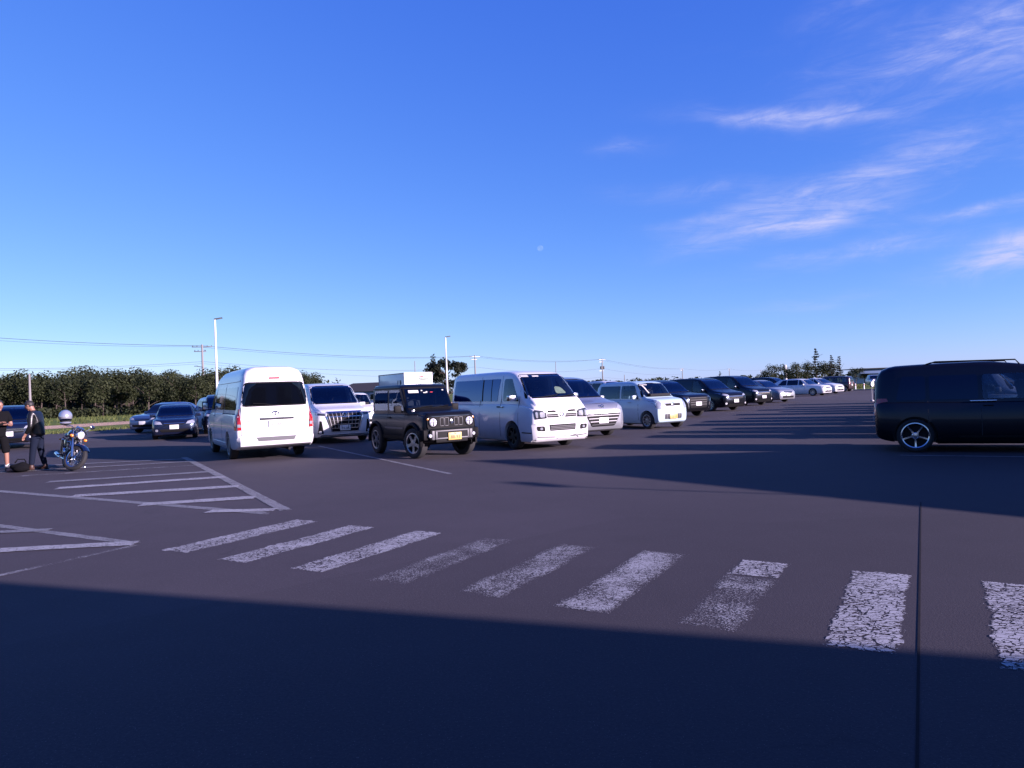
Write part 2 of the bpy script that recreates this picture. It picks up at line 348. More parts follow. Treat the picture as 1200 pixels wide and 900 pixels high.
def stripe(a, b_, w, m='road_paint', skew=0., seed=0, z=.004):
    """a painted stripe from a to b of width w; a child of the lot"""
    a = Vector((*a, 0)); b_ = Vector((*b_, 0)); d = (b_ - a); L = d.length; d.normalize(); n = Vector((-d.y, d.x, 0)) * w / 2
    bm = bmesh.new(); uvl = bm.loops.layers.uv.new('UVMap'); rnd = random.Random(seed); N = max(2, int(L / .12))
    prev = None
    for i in range(N + 1):
        t = i / N; c = a + d * L * t; j = lambda: 1 + rnd.uniform(-.02, .02)
        row = [bm.verts.new((c + n * j() + d * skew * .5)), bm.verts.new((c - n * j() - d * skew * .5))]
        if prev:
            f = bm.faces.new((prev[0], prev[1], row[1], row[0])); t0 = (i - 1) / N
            for lp, q in zip(f.loops, ((0, t0), (1, t0), (1, t), (0, t))): lp[uvl].uv = q
        prev = row
    for f in bm.faces:
        f.normal_update()
        if f.normal.z < 0: f.normal_flip()
    for v in bm.verts: v.co.z = z
    return obj('painted_stripe', bm, m, lot, smooth=0)
# zebra crossing: nine bars along u
bars = [(-3.75, 7.51, 'road_paint'), (-2.95, 6.97, 'road_paint'), (-2.10, 6.50, 'road_paint'), (-1.30, 6.0, 'road_paint_faint'), (-.52, 5.54, 'road_paint_dull'),
        (.22, 5.10, 'road_paint_worn'), (.97, 4.63, 'road_paint_faint'), (1.71, 4.17, 'road_paint'), (2.46, 3.75, 'road_paint')]
for i, (x, y, m_) in enumerate(bars):
    ln = 2.02; ct = Vector((x, y)) ; d = Vector((math.sin(R(30.5)), math.cos(R(30.5)))); n = Vector((d.y, -d.x)) * .225
    a = ct + n; stripe(a, a + d * ln * (.92 if i != 6 else .66), .43, m_, 0., i)
    if i == 6: stripe(a + d * ln * .67, a + d * ln * .92, .43, 'road_paint', 0., 16)
# hatched islands on the left
P = lambda *a: a
stripe((-14.5, 16.25), (-3.12, 9.51), .20, 'road_paint_old', seed=20); stripe((-3.04, 9.63), (-9.3, 20.1), .20, 'road_paint_old', seed=21, z=.006)
hat = [((-8.64, 13.41), (-5.75, 14.39), .41, 'road_paint_bar'), ((-7.61, 12.2), (-4.85, 12.75), .41, 'road_paint_bar'), ((-5.73, 10.87), (-4.05, 11.24), .40, 'road_paint_bar'), ((-4.3, 9.98), (-3.3, 9.9), .26, 'road_paint_bar'),
       ((-9.6, 14.6), (-6.5, 15.52), .38, 'road_paint_old'), ((-11.2, 16.05), (-7.4, 17.25), .30, 'road_paint_faint'), ((-12.6, 17.1), (-8.1, 18.35), .28, 'road_paint_old'), ((-13.6, 18.5), (-8.6, 19.2), .26, 'road_paint_old')]
for i, (a, b_, w_, m_) in enumerate(hat): stripe(a, b_, w_, m_, seed=30 + i, z=.010)
stripe((-4.12, 7.86), (-7.6, 9.9), .16, 'road_paint_old', seed=50); stripe((-4.12, 7.86), (-5.3, 5.7), .10, 'road_paint_faint', seed=51, z=.006); stripe((-4.15, 7.92), (-6.4, 7.72), .27, 'road_paint_bar', seed=52, z=.010); stripe((-5.8, 8.96), (-7.5, 8.88), .22, 'road_paint_old', seed=53, z=.010)
# bay lines of the angled parking
stripe((-6.26, 22.64), (-1.08, 13.22), .12, 'road_paint_old', seed=60)
for k in range(1, 14):
    x, y = uv(18.5 + (k - 1) * 4.1 , 9.4); stripe((x - 2.6, y + 4.5), (x, y), .12, 'road_paint_old', seed=61 + k)
for k in range(0, 9):
    stripe(uv(15.7 + k * 2.75, .6), uv(15.7 + k * 2.75, -4.2), .12, 'road_paint_old', seed=81 + k)
# the sealed joint between two asphalt lanes
MATS['seam_tar'] = mat('seam_tar', (.016, .014, .016), .95, spec=.1, var=.4, vscale=5)
stripe((4.9, 8.7), (-.2, -.2), .013, 'seam_tar', seed=99, z=.003)

# ------------------------------------------------------------------ vehicles
def pchip(xs, ys):
    n = len(xs); h = [xs[i + 1] - xs[i] for i in range(n - 1)]; d = [(ys[i + 1] - ys[i]) / h[i] for i in range(n - 1)]
    m = [0.] * n; m[0], m[-1] = d[0], d[-1]
    for i in range(1, n - 1):
        if d[i - 1] * d[i] > 0:
            w1 = 2 * h[i] + h[i - 1]; w2 = h[i] + 2 * h[i - 1]; m[i] = (w1 + w2) / (w1 / d[i - 1] + w2 / d[i])
    def f(x):
        i = 0
        while i < n - 2 and x > xs[i + 1]: i += 1
        t = (x - xs[i]) / h[i]; t2 = t * t; t3 = t2 * t
        return (2*t3 - 3*t2 + 1) * ys[i] + (t3 - 2*t2 + t) * h[i] * m[i] + (-2*t3 + 3*t2) * ys[i + 1] + (t3 - t2) * h[i] * m[i + 1]
    return f
def section(zb, zs, zt, hw, wr, rr):
    r = min(rr, (zt - zs) * .45); ze = zt - r; dz = zs - zb
    p = [(hw * .55, zb), (hw - .10, zb), (hw - .045, zb + .02), (hw - .02, zb + .07), (hw - .006, zb + .3 * dz), (hw, zb + .52 * dz), (hw - .006, zb + .72 * dz), (hw - .02, zb + .88 * dz), (hw - .045, zs - .012), (hw - .07, zs + .004)]
    x0, z0 = hw - .072, zs + .006
    for t in (.2, .4, .6, .8, 1.): p.append((x0 + (wr - x0) * t + .015 * math.sin(math.pi * t), z0 + (ze - z0) * t))
    p += [(wr - .12 * r, ze + .38 * r), (wr - .42 * r, ze + .72 * r), (wr - .95 * r, ze + .93 * r), (wr * .55, zt), (wr * .2, zt + .004)]
    return p
def loft(L, keys, rr=.1):
    xs = [k[0] for k in keys]; fs = [pchip(xs, [k[i] for k in keys]) for i in range(1, 6)]
    st = set(xs)
    for a, b_ in zip(xs, xs[1:]):
        n = max(2, int((b_ - a) / .13))
        for i in range(1, n): st.add(a + (b_ - a) * i / n)
    bm = bmesh.new(); rows = []
    for s in sorted(st):
        half = section(*[f(s) for f in fs], rr); x = L / 2 - s
        rows.append([bm.verts.new((x, y, z)) for y, z in half] + [bm.verts.new((x, -y, z)) for y, z in reversed(half)])
    n = len(rows[0])
    for a, b_ in zip(rows, rows[1:]):
        for k in range(n): bm.faces.new((a[k], a[(k + 1) % n], b_[(k + 1) % n], b_[k]))
    bm.faces.new(rows[0]); bm.faces.new(list(reversed(rows[-1])))
    bmesh.ops.recalc_face_normals(bm, faces=bm.faces[:])
    return bm
DIRS = {'F': Vector((-1, 0, 0)), 'B': Vector((1, 0, 0)), 'L': Vector((0, -1, 0)), 'R': Vector((0, 1, 0)), 'T': Vector((0, 0, -1))}
def v3(view, a, b_, d):
    if view in 'FB': return Vector((d, a, b_))
    if view in 'LR': return Vector((a, d, b_))
    return Vector((a, b_, d))
def rounded(poly, r, n=3):
    out = []; N = len(poly)
    for i in range(N):
        p0, p, p1 = Vector(poly[i - 1]), Vector(poly[i]), Vector(poly[(i + 1) % N])
        a = (p0 - p); b_ = (p1 - p); ra = min(r, a.length * .45); rb = min(r, b_.length * .45); A = p + a.normalized() * ra; B = p + b_.normalized() * rb
        for k in range(n + 1):
            t = k / n; out.append(tuple(A * (1 - t) ** 2 + p * 2 * t * (1 - t) + B * t * t))
    return out
def panel_bm(bvh, view, poly, off=.006, th=.012, cell=.09, rnd=0.):
    if rnd: poly = rounded(poly, rnd)
    area = sum(poly[i - 1][0] * poly[i][1] - poly[i][0] * poly[i - 1][1] for i in range(len(poly)))
    if area < 0: poly = poly[::-1]
    x0, x1 = min(p[0] for p in poly), max(p[0] for p in poly); y0, y1 = min(p[1] for p in poly), max(p[1] for p in poly)
    nx, ny = max(1, math.ceil((x1 - x0) / cell)), max(1, math.ceil((y1 - y0) / cell))
    bm = bmesh.new(); g_ = [[bm.verts.new((x0 + (x1 - x0) * i / nx, y0 + (y1 - y0) * j / ny, 0)) for j in range(ny + 1)] for i in range(nx + 1)]
    for i in range(nx):
        for j in range(ny): bm.faces.new((g_[i][j], g_[i + 1][j], g_[i + 1][j + 1], g_[i][j + 1]))
    for i in range(len(poly)):
        a, b_ = Vector((*poly[i - 1], 0)), Vector((*poly[i], 0)); e = b_ - a
        if e.length < 1e-5: continue
        bmesh.ops.bisect_plane(bm, geom=bm.verts[:] + bm.edges[:] + bm.faces[:], dist=1e-5, plane_co=a, plane_no=Vector((e.y, -e.x, 0)), clear_outer=True)
    d = DIRS[view]; far = -6. if view in 'BR' else 6.
    hits = {}; ax = 0 if view in 'FB' else (1 if view in 'LR' else 2)
    for v in bm.verts:
        h = bvh.ray_cast(v3(view, v.co.x, v.co.y, far), d)[0]
        if h is not None: hits[v] = h
    if not hits: bm.free(); return None
    mean = sum(h[ax] for h in hits.values()) / len(hits)
    for v in bm.verts:
        h = hits.get(v)
        if h is None: h = bvh.find_nearest(v3(view, v.co.x, v.co.y, mean))[0]
        v.co = h - d * off
    bmesh.ops.recalc_face_normals(bm, faces=bm.faces[:])
    s_ = sum((f.normal.dot(d) for f in bm.faces))
    if s_ > 0: bmesh.ops.reverse_faces(bm, faces=bm.faces[:])
    if th:
        r = bmesh.ops.extrude_edge_only(bm, edges=[e for e in bm.edges if e.is_boundary])
        for v in r['geom']:
            if isinstance(v, bmesh.types.BMVert): v.co += d * th
    return bm
WHEELS = {}
def wheel_meshes(r, w, style, rimmat):
    k = (r, w, style, rimmat)
    if k in WHEELS: return WHEELS[k]
    rr = r * {'low': .76, 'mid': .68, 'high': .62}[style[0]]
    bm = bmesh.new(); h = w / 2
    lathe(bm, [(rr - .015, -h * .8), (rr, -h * .95), (rr + (r - rr) * .5, -h * 1.02), (r - .03, -h * .95), (r - .008, -h * .8), (r, -h * .5), (r, 0), (r, h * .5), (r - .008, h * .8), (r - .03, h * .95), (rr + (r - rr) * .5, h * 1.02), (rr, h * .95), (rr - .015, h * .8)], 28)
    ty = tomesh(bm, 'tyre', 'rubber', 40)
    bm = bmesh.new(); lathe(bm, [(rr, h * .8), (rr, 0), (.02, -.01)], 24); hub = tomesh(bm, 'wheel', 'well_black', 40)
    bm = bmesh.new()
    lathe(bm, [(rr + .004, h * .97), (rr - .012, h * .99), (rr - .028, h * .9), (rr - .03, h * .5)], 28)      # rim lip; outside is +y
    lathe(bm, [(.001, h * .86), (.05, h * .84), (.065, h * .7), (.065, h * .4)], 14)
    n = style[1]
    if n:
        for i in range(n):
            a = 2 * math.pi * (i + .25) / n; m = Matrix.Rotation(a, 4, 'Y')
            wd = style[2]; vs = []
            for (q, ww, yy) in ((.045, wd, h * .82), (rr * .55, wd * .75, h * .78), (rr - .012, wd * .95, h * .9)):
                for sg in (-1, 1): vs.append(m @ Vector((q, yy, sg * ww / 2)))
                for sg in (1, -1): vs.append(m @ Vector((q, yy - .035, sg * ww / 2)))
            V = [bm.verts.new(v) for v in vs]
            for s0 in (0, 4):
                for e in range(4): bm.faces.new((V[s0 + e], V[s0 + (e + 1) % 4], V[s0 + 4 + (e + 1) % 4], V[s0 + 4 + e]))
    else:
        lathe(bm, [(.06, h * .8), (rr * .5, h * .72), (rr * .8, h * .82), (rr - .02, h * .75)], 24)
    bmesh.ops.recalc_face_normals(bm, faces=bm.faces[:])
    rm = tomesh(bm, 'rim', rimmat, 35)
    WHEELS[k] = (hub, ty, rm); return WHEELS[k]

class Car:
    def __init__(s, name, label, cat, L, keys, paint, xy, hd, wb, fo, wr, tw=.2, track=None, rr=.1, rim=('mid', 10, .05), rimmat='alloy', group=None, steer=0., arch=.05, archw=.30):
        s.L = L; s.paint = paint; s.root = empty(name, (*xy, 0), head(hd), label, cat, group); s.root.scale = (1.03,) * 3; s.s = lambda q: L / 2 - q
        bm = loft(L, keys, rr); s.bvh = BVHTree.FromBMesh(bm); s.W = max(k[4] for k in keys); s.keys = keys
        me = tomesh(bm, 'body', [paint, 'well_black'], 0)
        ax = (fo, fo + wb); cut = bmesh.new()
        for q in ax:
            for sg in (-1, 1):
                m = Matrix.Translation((L / 2 - q, sg * (s.W + .25 - archw / 2 - .0), wr * .98)) @ Matrix.Rotation(R(90), 4, 'X')
                bmesh.ops.create_cone(cut, cap_ends=True, segments=32, radius1=wr + arch, radius2=wr + arch, depth=archw + .5, matrix=m)
        for f in cut.faces: f.material_index = 1
        cme = tomesh(cut, 'cut', ['well_black', 'well_black'], 0)
        bo = bpy.data.objects.new('b', me); co = bpy.data.objects.new('c', cme); C.objects.link(bo); C.objects.link(co)
        md = bo.modifiers.new('x', 'BOOLEAN'); md.operation = 'DIFFERENCE'; md.object = co; md.solver = 'EXACT'
        dg = bpy.context.evaluated_depsgraph_get(); me2 = bpy.data.meshes.new_from_object(bo.evaluated_get(dg)); me2.name = 'body'
        bpy.data.objects.remove(bo); bpy.data.objects.remove(co)
        me2.materials.clear(); me2.materials.append(MATS[paint]); me2.materials.append(MATS['well_black'])
        me2.shade_smooth(); me2.set_sharp_from_angle(angle=R(32))
        s.body = link('body', me2, s.root)
        tk = track if track else s.W - tw / 2 - .015
        for i, q in enumerate(ax):
            for sg in (-1, 1):
                hub, ty, rm = wheel_meshes(wr, tw, rim, rimmat)
                rz = (R(180) if sg < 0 else 0) + (R(steer) if i == 0 else 0)
                w = link('wheel', hub, s.root, (L / 2 - q, sg * tk, wr), (0, 0, rz)); link('tyre', ty, w); link('rim', rm, w)
        s.ax = ax; s.wr = wr; s.cut_f = None; s.cut_s = []
    def hollow(s, back, seats, hw, floor):
        """open the cabin behind the clear panes and seat it"""
        if not s.cut_f: return
        def shrink(p, k=.955): cx = sum(a for a, _ in p) / len(p); cz = sum(b for _, b in p) / len(p); return [(cx + (a - cx) * k, cz + (b - cz) * k) for a, b in p]
        def prism(bm, lo, hi):
            n = len(lo); A = [bm.verts.new(v) for v in lo]; B = [bm.verts.new(v) for v in hi]; bm.faces.new(A); bm.faces.new(B[::-1])
            for i in range(n): bm.faces.new((A[i], B[i], B[(i + 1) % n], A[(i + 1) % n]))
        bo = bpy.data.objects.new('b', s.body.data); C.objects.link(bo); tmp = [bo]
        bm = bmesh.new(); p = shrink(s.cut_f); prism(bm, [(s.L / 2 + .4, a, b) for a, b in p], [(s.L / 2 - back, a * .98, b) for a, b in p]); cs = [bm]
        if s.cut_s:
            bm = bmesh.new()
            for q in s.cut_s: q = shrink(q); prism(bm, [(s.L / 2 - a, -1.5, b) for a, b in q], [(s.L / 2 - a, 1.5, b) for a, b in q])
            cs.append(bm)
        for bm in cs:
            bmesh.ops.recalc_face_normals(bm, faces=bm.faces[:])
            for f in bm.faces: f.material_index = 1
            co = bpy.data.objects.new('c', tomesh(bm, 'cut', ['well_black', 'cabin'], 0)); C.objects.link(co); tmp.append(co)
            md = bo.modifiers.new('x', 'BOOLEAN'); md.operation = 'DIFFERENCE'; md.object = co; md.solver = 'EXACT'
        dg = bpy.context.evaluated_depsgraph_get(); me = bpy.data.meshes.new_from_object(bo.evaluated_get(dg)); me.name = 'body'
        for o in tmp: bpy.data.objects.remove(o)
        area = lambda m_: sum(p.area for p in m_.polygons if p.material_index == 0)
        if not .80 < area(me) / area(s.body.data) < 1.05:      # the cut went wrong: keep the closed body and tint its panes
            for o in s.root.children:
                if o.name.split('.')[0] in ('windscreen', 'window'): o.data.materials[0] = MATS['glass']
            return
        me.materials.clear(); me.materials.append(MATS[s.paint]); me.materials.append(MATS['cabin']); me.shade_smooth(); me.set_sharp_from_angle(angle=R(32)); s.body.data = me
        for q in seats:
            for sg in (-1, 1):
                bm = bmesh.new(); box(bm, (0, 0, .05), (.13, .46, .34), .05, Matrix.Rotation(R(-12), 4, 'Y')); box(bm, (-.07, 0, .33), (.10, .26, .17), .045, Matrix.Rotation(R(-10), 4, 'Y')); tube(bm, [(-.03, -.06, .15), (-.06, -.06, .3)], .008, 6); tube(bm, [(-.03, .06, .15), (-.06, .06, .3)], .008, 6)
                obj('seat', bm, 'seat_cloth', s.root, (s.L / 2 - q, sg * hw * .45, floor - .02))
        bm = bmesh.new(); box(bm, (s.L / 2 - seats[0] + .62, 0, floor + .03), (.30, hw * 1.5, .09), .03); obj('dashboard', bm, 'cabin', s.root)
        bm = bmesh.new(); tube(bm, [(math.sin(i * math.pi / 8) * .06, math.cos(i * math.pi / 8) * .17, math.sin(i * math.pi / 8) * .16) for i in range(17)], .014, 6, False); obj('steering_wheel', bm, 'plastic_black', s.root, (s.L / 2 - seats[0] + .42, -hw * .45, floor + .06))
        p = s.at('F', 0, max(b for _, b in s.cut_f) - .08); bm = bmesh.new(); box(bm, (p.x - .10, 0, p.z - .01), (.03, .24, .07), .015); obj('rear_view_mirror', bm, 'plastic_black', s.root)
    def panel(s, name, view, poly, m, off=.006, th=.014, cell=.09, rnd=0., parent=None):
        bm = panel_bm(s.bvh, view, poly, off, th, cell, rnd)
        return obj(name, bm, m, parent or s.root, smooth=35) if bm else None
    def both(s, name, poly, m, view='F', **k):      # mirrored front / rear pieces
        return [s.panel(name, view, [(a * sg, b_) for a, b_ in poly], m, **k) for sg in (1, -1)]
    def sides(s, name, poly, m, **k):               # poly in (distance from the nose, z)
        pl = [(s.L / 2 - a, b_) for a, b_ in poly]; return [s.panel(name, v, pl, m, **k) for v in 'LR']
    def windows(s, bot, top, zlo, zhi, div, gap=.06, m='glass', rnd=.05, clear=1):
        """side glass: bottom from bot[0] to bot[1], top from top[0] to top[1] (distance from the nose), cut at the pillars in div"""
        cuts = [None] + list(div) + [None]
        for a, b_ in zip(cuts, cuts[1:]):
            q = [(bot[0] if a is None else a + gap / 2, zlo), (bot[1] if b_ is None else b_ - gap / 2, zlo), (top[1] if b_ is None else b_ - gap / 2, zhi), (top[0] if a is None else a + gap / 2, zhi)]
            if a is None or clear > 1: s.cut_s.append(q); s.sides('window', q, 'glass_clear', rnd=rnd, off=.006, th=.004)
            else: s.sides('window', q, m, rnd=rnd, off=.006, th=.012)
    def screen(s, zlo, zhi, wlo, whi, view='F', m='glass', name='windscreen', rnd=.08):
        q = [(-wlo, zlo), (wlo, zlo), (whi, zhi), (-whi, zhi)]
        e = .03; f = [(-wlo - e, zlo - e), (wlo + e, zlo - e), (whi + e, zhi + e), (-whi - e, zhi + e)]
        if view == 'F':      # a seal of four strips round the open windscreen, clear glass over it
            s.cut_f = q
            for i in range(4): s.panel('window_seal', view, [q[i], q[(i + 1) % 4], f[(i + 1) % 4], f[i]], 'plastic_black', off=.005, th=.02, cell=.055)
            return s.panel(name, view, q, 'glass_clear', off=.009, rnd=0, th=.004, cell=.055)
        s.panel('window_seal', view, f, 'plastic_black', off=.004, rnd=rnd + .02, cell=.055)
        return s.panel(name, view, q, m, off=.009, rnd=rnd, cell=.055)
    def at(s, view, a, b_):
        d = DIRS[view]; far = -6. if view in 'BR' else 6.; h = s.bvh.ray_cast(v3(view, a, b_, far), d)[0]
        return h if h is not None else s.bvh.find_nearest(v3(view, a, b_, 0))[0]
    def plate(s, view, y, z, m='plate_white', txt=None, top=None, ink='ink_green', w=.33, h=.165, tilt=0):
        p = s.at(view, y, z); sg = 1 if view == 'F' else -1
        bm = bmesh.new(); box(bm, (0, 0, 0), (.012, w, h), .003); o = obj('licence_plate', bm, m, s.root, (p.x + sg * .022, y, z), (0, R(-tilt) * sg, 0))
        def put(t, size, dy, dz):
            me = text_mesh(t, size, ink); link('lettering', me, o, (sg * .0072, dy * sg, dz), (R(90), 0, R(90 * sg)))
        if txt: put(txt, .105, .01, -.02)
        if top: put(top, .05, 0, .057)
        return o
    def mirror(s, q, z, m=None, size=(.10, .19, .13), out=.10):
        for sg in (1, -1):
            p = s.at('L' if sg > 0 else 'R', s.L / 2 - q, z); bm = bmesh.new()
            box(bm, (0, 0, 0), size, min(size) * .35); 
            o = obj('door_mirror', bm, m or s.paint, s.root, (p.x, p.y + sg * (out), z))
            bm = bmesh.new(); box(bm, (-size[0] / 2 - .002, 0, 0), (.006, size[1] * .78, size[2] * .74), .002); obj('mirror_glass', bm, 'chrome', o)
            bm = bmesh.new(); box(bm, (0, -sg * out * .6, -size[2] * .4), (.05, out * 1.1, .03), .01); obj('mirror_arm', bm, 'plastic_black', o)
    def handle(s, q, z, m=None, w=.17):
        for sg in (1, -1):
            p = s.at('L' if sg > 0 else 'R', s.L / 2 - q, z); bm = bmesh.new(); box(bm, (0, 0, 0), (w, .035, .03), .012)
            obj('door_handle', bm, m or s.paint, s.root, (p.x, p.y + sg * .016, z))
    def seams(s, qs, z0, z1, w=.012):
        for q in qs: s.sides('door_seam', [(q - w / 2, z0), (q + w / 2, z0), (q + w / 2, z1), (q - w / 2, z1)], 'seam', off=.0025, th=.006, cell=.2)
    def wiper(s, view, pts):
        bm = bmesh.new(); P_ = [s.at(view, y, z) - DIRS[view] * .025 for y, z in pts]; tube(bm, P_, .009, 6); obj('wiper', bm, 'plastic_black', s.root)
    def bits(s, name, mats, fn):
        bm = bmesh.new(); fn(bm); return obj(name, bm, mats, s.root)
    def skirt(s, z0=None):
        pass
def plc(front_left, hd, L, W):
    """car centre from the ground point under its front-left corner"""
    h = Vector((math.sin(R(hd)), math.cos(R(hd)))); l = Vector((-h.y, h.x)); c = Vector(front_left) - h * L / 2 - l * W / 2 * .92
    return (c.x, c.y)

# ---- white high-roof van seen from behind
def van_high(xy, hd):
    L = 5.38
    k = [(0, .50, .80, .88, .66, .52), (.05, .34, .90, 1.0, .82, .66), (.18, .26, 1.02, 1.15, .90, .76), (.42, .24, 1.08, 1.33, .93, .79), (1.15, .24, 1.13, 1.98, .94, .78), (1.7, .24, 1.14, 2.22, .94, .75), (2.3, .24, 1.14, 2.285, .94, .73),
         (4.9, .26, 1.14, 2.285, .94, .72), (5.2, .30, 1.13, 2.25, .93, .71), (5.31, .33, 1.11, 2.16, .915, .69), (5.36, .37, 1.08, 2.02, .89, .66), (5.38, .42, 1.02, 1.88, .86, .62)]
    c = Car('minibus', 'white high-roof van seen from behind, dark rear window and tall red tail lamps', 'van', L, k, 'paint_white', xy, hd, 3.11, 1.02, .335, .20, rr=.24, rim=('mid', 0, 0), rimmat='satin_metal', track=.815)
    c.screen(1.30, 1.93, .78, .66); c.screen(1.34, 1.87, .775, .68, 'B', name='rear_window', rnd=.10)
    c.windows((.85, 5.05), (1.25, 5.0), 1.24, 1.80, (1.75, 3.25), rnd=.06, m='glass_film')
    c.panel('rear_bumper', 'B', [(-.92, .30), (.92, .30), (.90, .60), (-.90, .60)], 'paint_white', off=.05, th=.08, rnd=.05)
    c.panel('step_plate', 'B', [(-.42, .475), (.42, .475), (.47, .575), (-.47, .575)], 'plastic_grey', off=.056, th=.01)
    c.both('tail_lamp', [(.80, .76), (.925, .76), (.925, 1.22), (.86, 1.26), (.82, 1.12)], 'lamp_red', 'B', off=.02, th=.05, cell=.05)
    c.both('reverse_lamp', [(.805, .83), (.92, .83), (.92, .90), (.807, .90)], 'lamp_clear', 'B', off=.024, th=.02, cell=.05)
    for sg, v in ((1, 'L'), (-1, 'R')): c.panel('tail_lamp', v, [(-L / 2 + .04, .76), (-L / 2 + .17, .76), (-L / 2 + .19, 1.0), (-L / 2 + .22, 1.26), (-L / 2 + .06, 1.26)], 'lamp_red', off=.012, th=.03, cell=.05)
    c.panel('plate_garnish', 'B', [(-.43, 1.005), (.36, 1.005), (.36, 1.035), (-.43, 1.035)], 'chrome', off=.035, th=.04)
    c.panel('garnish_shadow_strip', 'B', [(-.43, .985), (.36, .985), (.36, 1.004), (-.43, 1.004)], 'plastic_black', off=.02, th=.03)  # black strip standing in for the shadow under the plate garnish
    c.plate('B', 0, .885, txt='15-88', top='300')
    c.panel('high_brake_lamp', 'B', [(-.12, 1.975), (.12, 1.975), (.12, 2.01), (-.12, 2.01)], 'lamp_red', off=.025, th=.03)
    def emb(bm):
        lathe(bm, [(.062, 0), (.072, .006), (.082, 0)], 20, 'x')
        for v in bm.verts: v.co.z *= .7
    p = c.at('B', 0, 1.14); o = c.bits('emblem', 'chrome', emb); o.location = (p.x - .012, 0, 1.14)
    def emb2(bm): tube(bm, [(0, -.06, .02), (0, -.02, .03), (0, .02, .03), (0, .06, .02)], .009, 6); tube(bm, [(0, 0, .03), (0, 0, -.045)], .009, 6)
    o2 = c.bits('emblem_bar', 'chrome', emb2); o2.location = (p.x - .012, 0, 1.14)
    for y, t in ((.60, 'HIACE'), (-.68, 'GL')):
        q = c.at('B', y, .975); link('badge_lettering', text_mesh(t, .06, 'satin_metal', .002), c.root, (q.x - .006, y, .975), (R(90), 0, R(-90)))
    c.panel('tailgate_seam', 'B', [(-.86, .618), (.86, .618), (.86, .63), (-.86, .63)], 'seam', off=.003, th=.006)
    c.both('tailgate_seam', [(.795, .63), (.805, .63), (.80, 1.3), (.79, 1.3)], 'seam', 'B', off=.003, th=.006)
    c.wiper('B', [(.02, 1.33), (.25, 1.37), (.52, 1.39)])
    c.both('headlight', [(.5, .72), (.86, .74), (.86, .95), (.6, .9)], 'lamp_clear'); c.panel('grille', 'F', [(-.45, .72), (.45, .72), (.5, .88), (-.5, .88)], 'plastic_black')
    c.mirror(.80, 1.34, 'plastic_black', (.09, .17, .26), .20); c.handle(1.72, 1.08); c.seams((.78, 1.78, 3.22), .34, 1.9)
    c.sides('side_rail', [(3.1, 1.13), (5.0, 1.13), (5.0, 1.15), (3.1, 1.15)], 'seam', off=.004, th=.01)
    c.sides('rain_gutter', [(1.3, 1.93), (5.1, 1.93), (5.1, 1.955), (1.3, 1.955)], 'paint_white', off=.02, th=.03)
    c.sides('side_sill', [(1.5, .33), (3.7, .33), (3.7, .40), (1.5, .40)], 'paint_white', off=.02, th=.03)
    def ex(bm): tube(bm, [(-1.6, -.3, .25), (-2.5, -.35, .24)], .03, 8); box(bm, (-1.4, 0, .34), (.14, 1.3, .12), .03); box(bm, (-1.9, .0, .33), (.9, 1.0, .10), .03)
    c.bits('underbody', 'well_black', ex); c.hollow(3.2, (1.75, 2.7), .8, 1.28)
    return c
